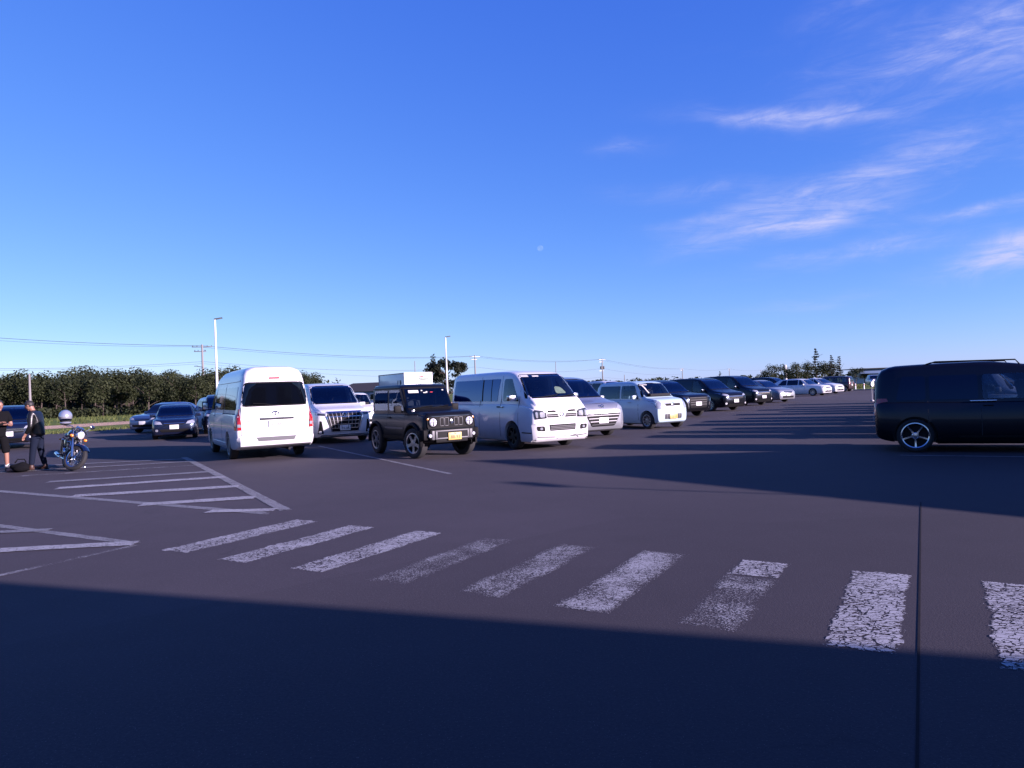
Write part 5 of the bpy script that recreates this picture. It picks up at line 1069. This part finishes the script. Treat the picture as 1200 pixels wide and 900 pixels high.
J2 = dict(pelvis=(0, 0, .92), chest=(.04, 0, 1.27), neck=(.09, 0, 1.46), head=(.16, 0, 1.575), shl=(.05, .18, 1.37), shr=(.05, -.18, 1.37), ell=(.03, .24, 1.08), elr=(.03, -.24, 1.08), wrl=(.17, .20, .88), wrr=(.17, -.20, .88),
          hipl=(0, .09, .90), hipr=(0, -.09, .90), knl=(.06, .11, .49), knr=(-.02, -.10, .49), anl=(.10, .12, .09), anr=(-.10, -.11, .09), ftl=(1, .25, 0), ftr=(1, -.25, 0))
person('person', 'person in black leather jacket and jeans standing with head bent beside the motorcycle', (-11.62, 17.50), 262, J2, 'leather_black', 'denim', 'boot_brown', headpitch=30)
J1 = dict(pelvis=(0, 0, .93), chest=(.02, 0, 1.29), neck=(.05, 0, 1.49), head=(.10, 0, 1.615), shl=(.03, .19, 1.40), shr=(.03, -.19, 1.40), ell=(.08, .25, 1.12), elr=(.08, -.25, 1.12), wrl=(.32, .07, 1.15), wrr=(.32, -.09, 1.19),
          hipl=(0, .10, .91), hipr=(0, -.10, .91), knl=(.05, .14, .49), knr=(.03, -.12, .49), anl=(.02, .16, .09), anr=(-.05, -.13, .09), ftl=(1, .3, 0), ftr=(1, -.3, 0))
person('person', 'person in dark shirt and shorts with bare calves, hands raised, beside the black bag', (-12.36, 17.20), 125, J1, 'cotton_black', 'cotton_black', 'shoe_dark', sleeves='short', shorts=True, headpitch=12)

# ------------------------------------------------------------------ trees
def crown_mesh(name, blobs, n, size, m, seed, flat=.6, core=True):
    """leaf clumps: small bent faces scattered through several overlapping volumes"""
    rnd = random.Random(seed); vs, fs = [], []
    tot = sum(b[1][0] * b[1][1] * b[1][2] for b in blobs) ; wts = [b[1][0] * b[1][1] * b[1][2] / tot for b in blobs]
    for b_, w in zip(blobs, wts):
        c, s = b_
        for _ in range(max(8, int(n * w))):
            while True:
                p = Vector((rnd.uniform(-1, 1), rnd.uniform(-1, 1), rnd.uniform(-1, 1)))
                if .25 < p.length <= 1: break
            p = p * (.72 + .28 * rnd.random()) if p.length < .7 else p
            q = Vector((c[0] + p.x * s[0], c[1] + p.y * s[1], c[2] + p.z * s[2]))
            nrm = (p + Vector((rnd.gauss(0, .5), rnd.gauss(0, .5), rnd.gauss(.3, .5)))).normalized(); a = nrm.orthogonal().normalized(); e = nrm.cross(a); th = rnd.uniform(0, 6.28)
            a, e = a * math.cos(th) + e * math.sin(th), e * math.cos(th) - a * math.sin(th); z = size * rnd.uniform(.6, 1.3); i0 = len(vs)
            k = rnd.choice((4, 5, 6))
            for j in range(k):
                an = 6.283 * j / k; rr_ = z * rnd.uniform(.55, 1.0); vs.append(q + a * math.cos(an) * rr_ + e * math.sin(an) * rr_ * flat + nrm * rnd.uniform(-.1, .1) * z)
            fs.append(tuple(range(i0, i0 + k)))
    me = bpy.data.meshes.new(name); me.from_pydata(vs, [], fs); me.materials.append(MATS[m]); return me
def trunk_mesh(name, h, r, limbs, seed, m='bark'):
    rnd = random.Random(seed); bm = bmesh.new(); b0 = Vector((0, 0, 0)); pts = [Vector((rnd.uniform(-.06, .06) * h * t, rnd.uniform(-.06, .06) * h * t, h * t)) for t in (0, .12, .35, .6, .85, 1)]
    tube(bm, pts, [r * 1.35, r, r * .85, r * .65, r * .4, r * .2], 8)
    for _ in range(limbs):
        t = rnd.uniform(.35, .8); p = Vector((0, 0, h * t)); i = min(4, int(t * 5)); p = pts[i].lerp(pts[i + 1], .5); a = rnd.uniform(0, 6.28); L = h * rnd.uniform(.22, .4); d = Vector((math.cos(a), math.sin(a), rnd.uniform(.35, .9)))
        tube(bm, [p, p + d * L * .5 + Vector((0, 0, .05 * L)), p + d * L], [r * .42, r * .28, r * .1], 6)
    return tomesh(bm, name, m, 50)
def oak(seed, h):
    rnd = random.Random(seed); bl = []
    for i in range(13):
        a = rnd.uniform(0, 6.28); q = rnd.uniform(.0, .33) * h; z = rnd.uniform(.40, .88) * h; s = rnd.uniform(.11, .22) * h; bl.append(((math.cos(a) * q, math.sin(a) * q, z), (s * 1.15, s * 1.15, s * .85)))
    bl.append(((0, 0, h * .72), (.26 * h, .26 * h, .24 * h)))
    return crown_mesh('crown', bl, 1500, .030 * h, 'leaf_oak', seed), trunk_mesh('trunk', h * .82, .018 * h, 7, seed)
OAKS = [oak(11 + i, 7.) for i in range(6)]
def tree(name, label, xy, me, sc_, group, rz=0., sz=1.):
    t = empty(name, (*xy, -.03), rz, label, 'tree', group); t.scale = (sc_, sc_, sc_ * sz); link('crown', me[0], t); link('trunk', me[1], t); return t
rnd = random.Random(5)
def polar(px, dist):       # a bearing (tangent right of straight ahead) and a depth
    return ((px - 600) / 840 * dist, dist)
lab_w = 'broad-leaved tree in the dark wood beyond the dirt track'
for i in range(76):
    px = -60 + i * 5.75 + rnd.uniform(-5, 5); dep = 92 + rnd.choice((0, 4, 9, 15, 22)) + rnd.uniform(-1, 3) + max(0, (px - 250)) * .25
    x, y = polar(px, dep); hh = rnd.uniform(.74, 1.0) * (1.0 if px < 190 else .93) * (1 if px < 280 else .78); tree('oak_tree', lab_w, (x, y), OAKS[i % 6], hh * dep / 101, 'trees of the wood', rnd.uniform(0, 6.28))
# scrub at the foot of the wood and behind it
def scrub(name, label, path, n, w, h, size, m, seed):
    r_ = random.Random(seed); bl = []
    for k in range(n):
        t = r_.random() * (len(path) - 1); i = int(t); p = Vector(path[i]).lerp(Vector(path[i + 1]), t - i); q = h * r_.uniform(.5, 1.); bl.append(((p.x + r_.uniform(-w, w), p.y + r_.uniform(-w, w), q * .5), (q * r_.uniform(.8, 1.6), q * r_.uniform(.8, 1.6), q * .55)))
    o = link(name, crown_mesh(name, bl, n * 42, size, m, seed)); return tag(o, label, 'scrub', kind='stuff')
scrub('undergrowth', 'dark scrub filling the back of the wood', [polar(-80, 118), polar(120, 122), polar(300, 135), polar(360, 150)], 340, 7, 5.2, .5, 'leaf_oak', 3)
scrub('bramble_edge', 'low scrub along the foot of the wood', [polar(-80, 91), polar(140, 94), polar(300, 105)], 150, 2.2, 1.5, .25, 'leaf_oak', 4)
scrub('far_tree_belt', 'thin dark belt of far trees on the horizon', [polar(380, 420), polar(600, 430), polar(800, 440), polar(1000, 400), polar(1250, 380)], 170, 9, 5.5, 1.2, 'leaf_oak', 6)
# grass tufts along the lot's edge
def tufts():
    r_ = random.Random(8); vs, fs = [], []
    for k in range(5200):
        u_ = r_.uniform(-12, 60); v_ = 41.6 + abs(r_.gauss(0, 2.4)) if k % 3 else r_.uniform(60, 90); x, y = uv(u_, v_); h = r_.uniform(.05, .18) if v_ < 60 else r_.uniform(.15, .4)
        for j in range(3):
            a = r_.uniform(0, 6.28); d = Vector((math.cos(a), math.sin(a), 0)) * .05; l_ = Vector((r_.gauss(0, .3) * h, r_.gauss(0, .3) * h, h)); b0 = Vector((x + r_.uniform(-.12, .12), y + r_.uniform(-.12, .12), -.03)); i0 = len(vs); vs += [b0 - d, b0 + d, b0 + l_]; fs.append((i0, i0 + 1, i0 + 2))
    me = bpy.data.meshes.new('grass_tufts'); me.from_pydata(vs, [], fs); me.materials.append(MATS['leaf_grass']); tag(link('grass_tufts', me), 'rough grass tufts along the edge of the asphalt', 'grass', kind='stuff')
tufts()
# pine behind the off-roader
r_ = random.Random(21); bl = [((r_.uniform(-1.7, 1.7), r_.uniform(-1.2, 1.2), r_.uniform(1.9, 4.9)), (r_.uniform(.5, .95), r_.uniform(.5, .9), r_.uniform(.3, .55))) for _ in range(20)] + [((-1.5, 0, 5.2), (.35, .35, .7)), ((-.3, 0, 4.9), (.7, .6, .6)), ((1.2, 0, 4.3), (.6, .6, .7))]
PINE = (crown_mesh('crown', bl, 4200, .17, 'leaf_pine', 22), trunk_mesh('trunk', 4.6, .20, 12, 23))
tree('pine_tree', 'dark bushy pine standing behind the box truck', polar(524, 82), PINE, 1.0, None)
# the clump beyond the far end of the row
def conifer(seed, h, n=900, gap=True):
    r2 = random.Random(seed); bl = []
    for i in range(11):
        t = i / 10; z = h * (.28 + .70 * t); w = h * .17 * (1 - t * .85) * r2.uniform(.6, 1.15)
        for k in range(3): a = r2.uniform(0, 6.28); bl.append(((math.cos(a) * w * .7, math.sin(a) * w * .7, z), (w * .75 + .08, w * .75 + .08, h * .028)))
    return crown_mesh('crown', bl, n, h * .026, 'leaf_pine', seed), trunk_mesh('trunk', h * .98, h * .018, 5, seed)
TC = conifer(31, 9.5)
tree('spruce_tree', 'tall thin spruce rising above the far clump of trees', polar(957, 182), TC, .95, None)
for i, (px, d, s, k) in enumerate(((908, 150, .72, 0), (924, 185, .72, 1), (934, 172, .80, 2), (946, 176, .82, 3), (966, 180, .86, 4), (975, 185, .8, 5), (897, 175, .62, 1))): tree('oak_tree', 'rounded dark tree in the clump beyond the far end of the row', polar(px, d), OAKS[k], s, 'far clump of trees', i * 1.3)
for i, (px, s) in enumerate(((975, .74), (984, .70))): tree('spruce_tree', 'short spruce at the shop end of the far clump of trees', polar(px, 176), TC, s, 'short spruces of the far clump', i * 2.)
for i, (px, d, s) in enumerate(((1003, 150, .52), (1013, 152, .50))): tree('oak_tree', 'low dark tree beside the shop with the blue fascia', polar(px, d), OAKS[i], s, 'trees beside the shop', i * 1.)
tree('spruce_tree', 'lone far spruce top behind the black minivans', polar(844, 300), TC, .62, None)
tree('oak_tree', 'small far tree top showing above the box truck', polar(471, 210), OAKS[2], .9, None)

# ------------------------------------------------------------------ lamp posts, power line
def lamp_post(label, xy, h, ang, k=1.):
    t = empty('lamp_post', (*xy, 0), R(ang), label, 'lamp post')
    bm = bmesh.new(); tube(bm, [(0, 0, 0), (0, 0, h * .5), (0, 0, h)], [.11 * k, .09 * k, .065 * k], 12); obj('post', bm, 'white_steel', t)
    bm = bmesh.new(); box(bm, (0, 0, .02), (.36, .36, .04), .008); obj('base_plate', bm, 'satin_metal', t)
    bm = bmesh.new(); box(bm, (.26, 0, h + .08), (.62, .26, .08), .025, Matrix.Rotation(R(-9), 4, 'Y')); hd_ = obj('lamp_head', bm, 'plastic_grey', t)
    bm = bmesh.new(); box(bm, (.29, 0, h + .035), (.44, .20, .02), .005, Matrix.Rotation(R(-9), 4, 'Y')); obj('lamp_glass', bm, 'lamp_clear', hd_)
lamp_post('tall white lamp post behind the high-roof white van', polar(254.5, 57), 7.95, 10)
lamp_post('white lamp post in front of the bushy pine', polar(524, 80), 7.6, 10)
lamp_post('lamp post casting a thin shadow across the aisle from beyond the black minivan', uv(10.75, -14.5), 5.0, 120, .38)
def power_pole(label, xy, h, ang, arm=2.2, trafo=False, r=.16, cross=True, low=True):
    t = empty('utility_pole', (*xy, -.03), R(ang), label, 'pole', 'poles of the power line' if cross else None)
    bm = bmesh.new(); tube(bm, [(0, 0, 0), (0, 0, h)], [r, r * .62], 10); obj('post', bm, 'concrete', t)
    if cross:
        for z, a0, a1 in ((h - .35, -arm * .62, arm * .62),) + (((h - 1.0, -arm * .5, arm * .25),) if low else ()):
            bm = bmesh.new(); box(bm, ((a0 + a1) / 2, 0, z), (a1 - a0, .11, .11), .01); c_ = obj('crossarm', bm, 'satin_metal', t)
            for q in (a0 + .12, a0 * .5, a1 * .5, a1 - .12): bm = bmesh.new(); lathe(bm, [(.03, -.02), (.06, .02), (.035, .06), (.06, .10), (.03, .16), (.001, .17)], 8, 'z'); obj('insulator', bm, 'plastic_grey', c_, (q, 0, z + .07))
    if trafo:
        for s in (-1, 1): bm = bmesh.new(); lathe(bm, [(.001, 0), (.26, 0), (.28, .1), (.28, .75), (.2, .85), (.001, .88)], 14, 'z'); obj('transformer', bm, 'plastic_grey', t, (s * .48, 0, h - 3.1))
        bm = bmesh.new(); box(bm, (-.3, 0, h - 3.6), (1.7, .1, .1), .01); obj('bracket', bm, 'satin_metal', t)
    return t
POLES = [(238.5, 104, 9.7, 20, 'thick concrete utility pole with wide crossarm rising from the wood', False), (557.5, 169, 9.9, 30, 'utility pole with one-sided crossarm behind the low-roof white van', False), (706.5, 208, 9.5, 30, 'utility pole with twin transformers behind the silver people carrier', True), (800, 330, 8.3, 30, 'far utility pole above the low black minivan', False), (855, 430, 9.2, 30, 'far utility pole above the tall black minivan', False), (892, 520, 9.0, 30, 'farthest utility pole, beside the far clump of trees', False)]
for px, d, h, a, lb, tr in POLES: power_pole(lb, polar(px, d), h, a, trafo=tr, r=.20 if d < 120 else .22)
power_pole('pale bare pole standing at the edge of the wood behind the bikers', polar(35, 72), 4.9, 0, r=.14, cross=False)
power_pole('thin bare pole behind the roof of the low-roof white van', polar(652, 190), 8.4, 0, r=.12, cross=False)
power_pole('short bare pole seen over the pale blue hatchback', polar(732, 210), 4.6, 0, r=.14, cross=False)
power_pole('thin dark mast above the box truck', polar(487, 120), 6.9, 0, r=.09, cross=False)
bm = bmesh.new(); tube(bm, [(0, 0, 0), (-.9, 0, .18)], .05, 6); box(bm, (-1.0, 0, .2), (.5, .16, .09), .02); sl = obj('street_light', bm, 'satin_metal', None, (*polar(238.8, 103.6), 6.35)); tag(sl, 'small street light on an arm bolted to the thick utility pole', 'street light')
def cable(label, pts, r=.02, sag=.6, group='cables of the power line'):
    bm = bmesh.new()
    for a, b_ in zip(pts, pts[1:]):
        a, b_ = Vector(a), Vector(b_); tube(bm, [a.lerp(b_, i / 14) - Vector((0, 0, sag * 4 * (i / 14) * (1 - i / 14))) for i in range(15)], r, 5, False)
    tag(obj('power_cable', bm, 'wire'), label, 'cable', group)
def top(i, dz=0, dx=0): px, d, h, *_ = POLES[i]; x, y = polar(px, d); return (x + dx, y, h - .2 + dz)
near = (*polar(-330, 78), 13.3)
cable('upper power cable strung above the wood from pole to pole', [near, top(0), top(1), top(2), top(3), top(4), top(5)], .028, .9)
cable('second upper power cable running beside the top one', [(near[0] - 1, near[1] + 1.5, near[2] - .15), top(0, -.1, -1.0), top(1, -.1, -.9), top(2, -.1, -.9), top(3, -.1, -.9)], .016, 1.0)
cable('lower power cable hanging under the top ones', [(near[0], near[1], 8.1), top(0, -2.3), top(1, -2.6), top(2, -2.7), top(3, -2.4)], .020, 1.1)
cable('thin telephone cable low on the poles', [(near[0], near[1], 7.8), top(0, -2.6), top(1, -4.6), top(2, -5.2), top(3, -4.4)], .014, 1.0)

# ------------------------------------------------------------------ buildings
def shed():
    x, y = polar(432, 104); t = empty('low_building', (x, y, 0), R(-20), 'low building with dark pitched roof behind the white people carrier', 'building')
    bm = bmesh.new(); box(bm, (0, 0, 1.05), (8.2, 5.4, 2.1)); w_ = obj('wall', bm, 'wall_blue', t, smooth=0)
    bm = bmesh.new(); v = [bm.verts.new(p) for p in ((-4.5, -3.1, 2.0), (4.5, -3.1, 2.0), (4.5, 3.1, 2.0), (-4.5, 3.1, 2.0), (-2.6, 0, 3.25), (4.3, 0, 3.25))]
    for f in ((0, 1, 5, 4), (1, 2, 5), (2, 3, 4, 5), (3, 0, 4), (0, 3, 2, 1)): bm.faces.new([v[i] for i in f])
    obj('roof', bm, 'roof_dark', t, smooth=0)
    for q in (-2.4, 0, 2.4): bm = bmesh.new(); box(bm, (q, -2.72, 1.2), (1.2, .06, .9), .01); wn = obj('window', bm, 'paint_white', t); bm = bmesh.new(); box(bm, (q, -2.755, 1.2), (1.05, .02, .75)); obj('pane', bm, 'glass', wn)
shed()
def shop():
    x, y = polar(1066, 150); t = empty('shop', (x, y, 0), R(-4), 'low shop with blue fascia and red and white logo past the far kerb', 'building')
    bm = bmesh.new(); box(bm, (2, 5, 1.45), (20, 9, 2.9)); obj('wall', bm, 'wall_white', t, smooth=0)
    bm = bmesh.new(); box(bm, (1.2, .2, 2.55), (22.5, .5, .95), .02); f = obj('fascia', bm, 'wall_blue', t)
    bm = bmesh.new(); box(bm, (1.2, 4.6, 3.12), (23.4, 10.6, .16), .02); obj('roof_edge', bm, 'roof_dark', t)
    bm = bmesh.new(); box(bm, (-1.0, -.075, 2.58), (2.6, .05, .86), .01); lg = obj('logo_board', bm, 'wall_white', f)
    bm = bmesh.new(); box(bm, (-1.0, -.12, 2.58), (.7, .04, .8), .01, Matrix.Rotation(R(18), 4, 'Y')); obj('logo_mark', bm, 'sign_red', f)
    bm = bmesh.new(); box(bm, (-1.9, -.12, 2.58), (.5, .04, .8), .01, Matrix.Rotation(R(-18), 4, 'Y')); obj('logo_mark', bm, 'paint_navy', f)
    bm = bmesh.new(); box(bm, (-4.6, -.07, 2.55), (1.5, .03, .28)); obj('fascia_lettering', bm, 'paint_navy', f)
    for q in (-6.5, -3.2, .1, 3.4, 6.7): bm = bmesh.new(); box(bm, (q, .46, 1.2), (2.6, .08, 1.9), .01); w_ = obj('window', bm, 'satin_metal', t); bm = bmesh.new(); box(bm, (q, .41, 1.2), (2.4, .03, 1.7)); obj('pane', bm, 'glass_light', w_)
shop()
def tower():
    x, y = polar(920.5, 400); t = empty('water_tower', (x, y, 0), 0, 'slim white tower on the horizon above the far clump of trees', 'tower')
    bm = bmesh.new(); lathe(bm, [(1.1, 0), (.8, 5.5), (.75, 9.5), (.001, 9.6)], 14, 'z'); obj('shaft', bm, 'wall_white', t); bm = bmesh.new(); lathe(bm, [(.8, 6.0), (1.0, 6.8), (1.0, 8.6), (.8, 9.2)], 14, 'z'); obj('tank', bm, 'wall_white', t)
tower()
def house(label, u0, u1, vf, depth, he, hr, ridge='v', skew=0.):
    """off to the right of the frame: its roof throws the shade into the picture"""
    x, y = uv((u0 + u1) / 2, vf - depth / 2); t = empty('house', (x, y, 0), R(60), label, 'building'); t.rotation_euler.z = R(60 + skew); W_ = (u1 - u0)    # local x = u, local y = v
    hx, hy = W_ / 2, depth / 2
    bm = bmesh.new(); box(bm, (0, 0, he / 2), (W_ - .6, depth - .6, he)); obj('wall', bm, 'wall_white', t, smooth=0)
    bm = bmesh.new(); top_, bot = [], []
    if hr > he:
        A = [(-hx, -hy, he), (0, -hy, hr), (hx, -hy, he), (hx, hy, he), (0, hy, hr), (-hx, hy, he)]; v = [bm.verts.new(p) for p in A]
        for f in ((0, 1, 4, 5), (1, 2, 3, 4), (0, 2, 1), (3, 5, 4), (0, 5, 3, 2)): bm.faces.new([v[i] for i in f])
    else: box(bm, (0, 0, he + .1), (W_, depth, .25), .02)
    obj('roof', bm, 'roof_dark', t, smooth=0)
    for q in (-.28, .28):
        bm = bmesh.new(); box(bm, (W_ * q, hy - .28, 1.5), (1.4, .08, 1.1), .01); w_ = obj('window', bm, 'satin_metal', t); bm = bmesh.new(); box(bm, (W_ * q, hy - .23, 1.5), (1.25, .03, .95)); obj('pane', bm, 'glass', w_)
    bm = bmesh.new(); box(bm, (0, hy - .28, 1.05), (.95, .08, 2.1), .01); d_ = obj('door', bm, 'plastic_grey', t); bm = bmesh.new(); box(bm, (.35, hy - .2, 1.05), (.05, .06, .14), .01); obj('handle', bm, 'chrome', d_)
house('gable-roofed house whose roof shade falls across the long black minivan', 9.4, 18.6, -12.0, 9, 2.75, 5.35)
def hall():
    # flat-roofed hall to the right of the camera; the foreground lies in its shade
    H_ = 4.5; k = H_ / math.tan(R(SUN_EL)); d = Vector((math.sin(R(SUN_HEAD)), math.cos(R(SUN_HEAD)))); a = Vector((-4.67, 6.42)) + d * k; b_ = Vector((2.73, 3.86)) + d * k; e = (b_ - a).normalized(); n = Vector((-e.y, e.x)) if (-e.y) * 1 + e.x * 0 < 0 else Vector((e.y, -e.x))
    n = Vector((e.y, -e.x)); n = n if n.y < 0 else -n
    a2 = a - e * 2.2; b2 = b_ + e * 16; t = empty('hall', (0, 0, 0), 0, 'long flat-roofed hall whose shade lies along the zebra crossing', 'building')
    def slab(bm, z0, z1, o_):
        p = [a2 - e * o_ - n * o_, b2 + e * o_ - n * o_, b2 + e * o_ + n * (16 + o_), a2 - e * o_ + n * (16 + o_)]; lo = [bm.verts.new((*q, z0)) for q in p]; hi = [bm.verts.new((*q, z1)) for q in p]; bm.faces.new(lo); bm.faces.new(hi)
        for i in range(4): bm.faces.new((lo[i], lo[(i + 1) % 4], hi[(i + 1) % 4], hi[i]))
        bmesh.ops.recalc_face_normals(bm, faces=bm.faces[:])
    bm = bmesh.new(); slab(bm, 0, H_ - .3, -.6); obj('wall', bm, 'wall_white', t, smooth=0); bm = bmesh.new(); slab(bm, H_ - .3, H_, 0); obj('roof', bm, 'roof_dark', t, smooth=0)
    for i in range(5):
        c_ = a2 + e * (2.5 + i * 3.2) + n * .58; bm = bmesh.new(); box(bm, (*c_, 1.6), (1.8, .1, 1.4), .01, Matrix.Rotation(math.atan2(e.y, e.x), 4, 'Z')); w_ = obj('window', bm, 'satin_metal', t); bm = bmesh.new(); c2 = c_ - n * .05; box(bm, (*c2, 1.6), (1.6, .03, 1.2), 0, Matrix.Rotation(math.atan2(e.y, e.x), 4, 'Z')); obj('pane', bm, 'glass', w_)
hall()
# small things at the far end of the lot
def small():
    x, y = polar(992.5, 80); t = empty('notice_board', (x, y, 0), R(-25), 'plain pale grey wall panel standing beyond the pearl hatchback', 'panel'); bm = bmesh.new(); box(bm, (0, 0, .72), (.98, .14, 1.40), .02); obj('board', bm, 'grey_wall', t); bm = bmesh.new(); box(bm, (0, 0, .02), (1.1, .35, .06), .01); obj('footing', bm, 'concrete', t)
    x, y = polar(1021, 44); t = empty('round_sign', (x, y, 0), R(30), 'round white sign on a thin post beside the black minivan', 'sign'); bm = bmesh.new(); tube(bm, [(0, 0, 0), (0, 0, 1.22)], .018, 8); obj('post', bm, 'grey_wall', t); bm = bmesh.new(); lathe(bm, [(.001, -.03), (.15, -.028), (.16, 0), (.15, .012), (.001, .015)], 20); obj('disc', bm, 'white_steel', t, (0, -.04, 1.05)); bm = bmesh.new(); box(bm, (0, 0, .04), (.16, .16, .08), .02); obj('foot', bm, 'grey_wall', t)
    bm = bmesh.new(); box(bm, (.10, -.05, 1.24), (.26, .02, .09), .01, Matrix.Rotation(R(-35), 4, 'Y')); obj('arrow_plate', bm, 'white_steel', t)
    for i, px in enumerate((1002, 1012)):
        x, y = polar(px, 84); t = empty('bollard', (x, y, 0), 0, 'short white bollard on the far kerb', 'bollard', 'far bollards'); bm = bmesh.new(); lathe(bm, [(.07, 0), (.07, .66), (.05, .72), (.001, .74)], 12, 'z'); obj('post', bm, 'white_steel', t); bm = bmesh.new(); lathe(bm, [(.073, .5), (.073, .6)], 12, 'z'); obj('band', bm, 'sign_red', t)
    a, b_ = Vector(polar(994, 92)), Vector(polar(1013, 95)); r2 = random.Random(3); bl = [((*(a.lerp(b_, r2.random())), r2.uniform(.15, .4)), (.35, .35, .22)) for _ in range(26)]; h = link('low_hedge', crown_mesh('low_hedge', bl, 900, .10, 'leaf_grass', 4)); tag(h, 'low yellow-green hedge along the far kerb', 'hedge', kind='stuff')
small()
bm = bmesh.new(); a, b_ = Vector((*uv(88.1, -40), .06)), Vector((*uv(88.1, 16), .06)); dd = b_ - a; box(bm, (a + b_) / 2, (dd.length, .22, .14), .02, Matrix.Rotation(math.atan2(dd.y, dd.x), 4, 'Z')); o = obj('kerb', bm, 'concrete'); o['kind'] = 'structure'
# ------------------------------------------------------------------ moon
m = bpy.data.materials.new('moon_rock'); m.use_nodes = True; MATS['moon_rock'] = m; nb = NB(m.node_tree); m.node_tree.nodes.remove(m.node_tree.nodes['Principled BSDF'])
df = nb.node('ShaderNodeBsdfDiffuse'); f_ = nb.noise(nb.node('ShaderNodeTexCoord').outputs['Object'], .25, 4); nb.l.new(nb.mix(f_, (.012, .012, .012, 1), (.035, .035, .035, 1)), df.inputs[0]); tr = nb.node('ShaderNodeBsdfTransparent'); ad = nb.node('ShaderNodeAddShader'); nb.l.new(df.outputs[0], ad.inputs[0]); nb.l.new(tr.outputs[0], ad.inputs[1]); nb.l.new(ad.outputs[0], m.node_tree.nodes['Material Output'].inputs[0])
bm = bmesh.new(); ellipsoid(bm, (0, 0, 0), (8.2, 8.2, 8.2), 32, 20); mo = obj('moon', bm, 'moon_rock', None, (2000 * 39 / 840, 2000, 1.55 + 2000 * 164 / 840)); tag(mo, 'pale half moon in the clear blue sky', 'moon')
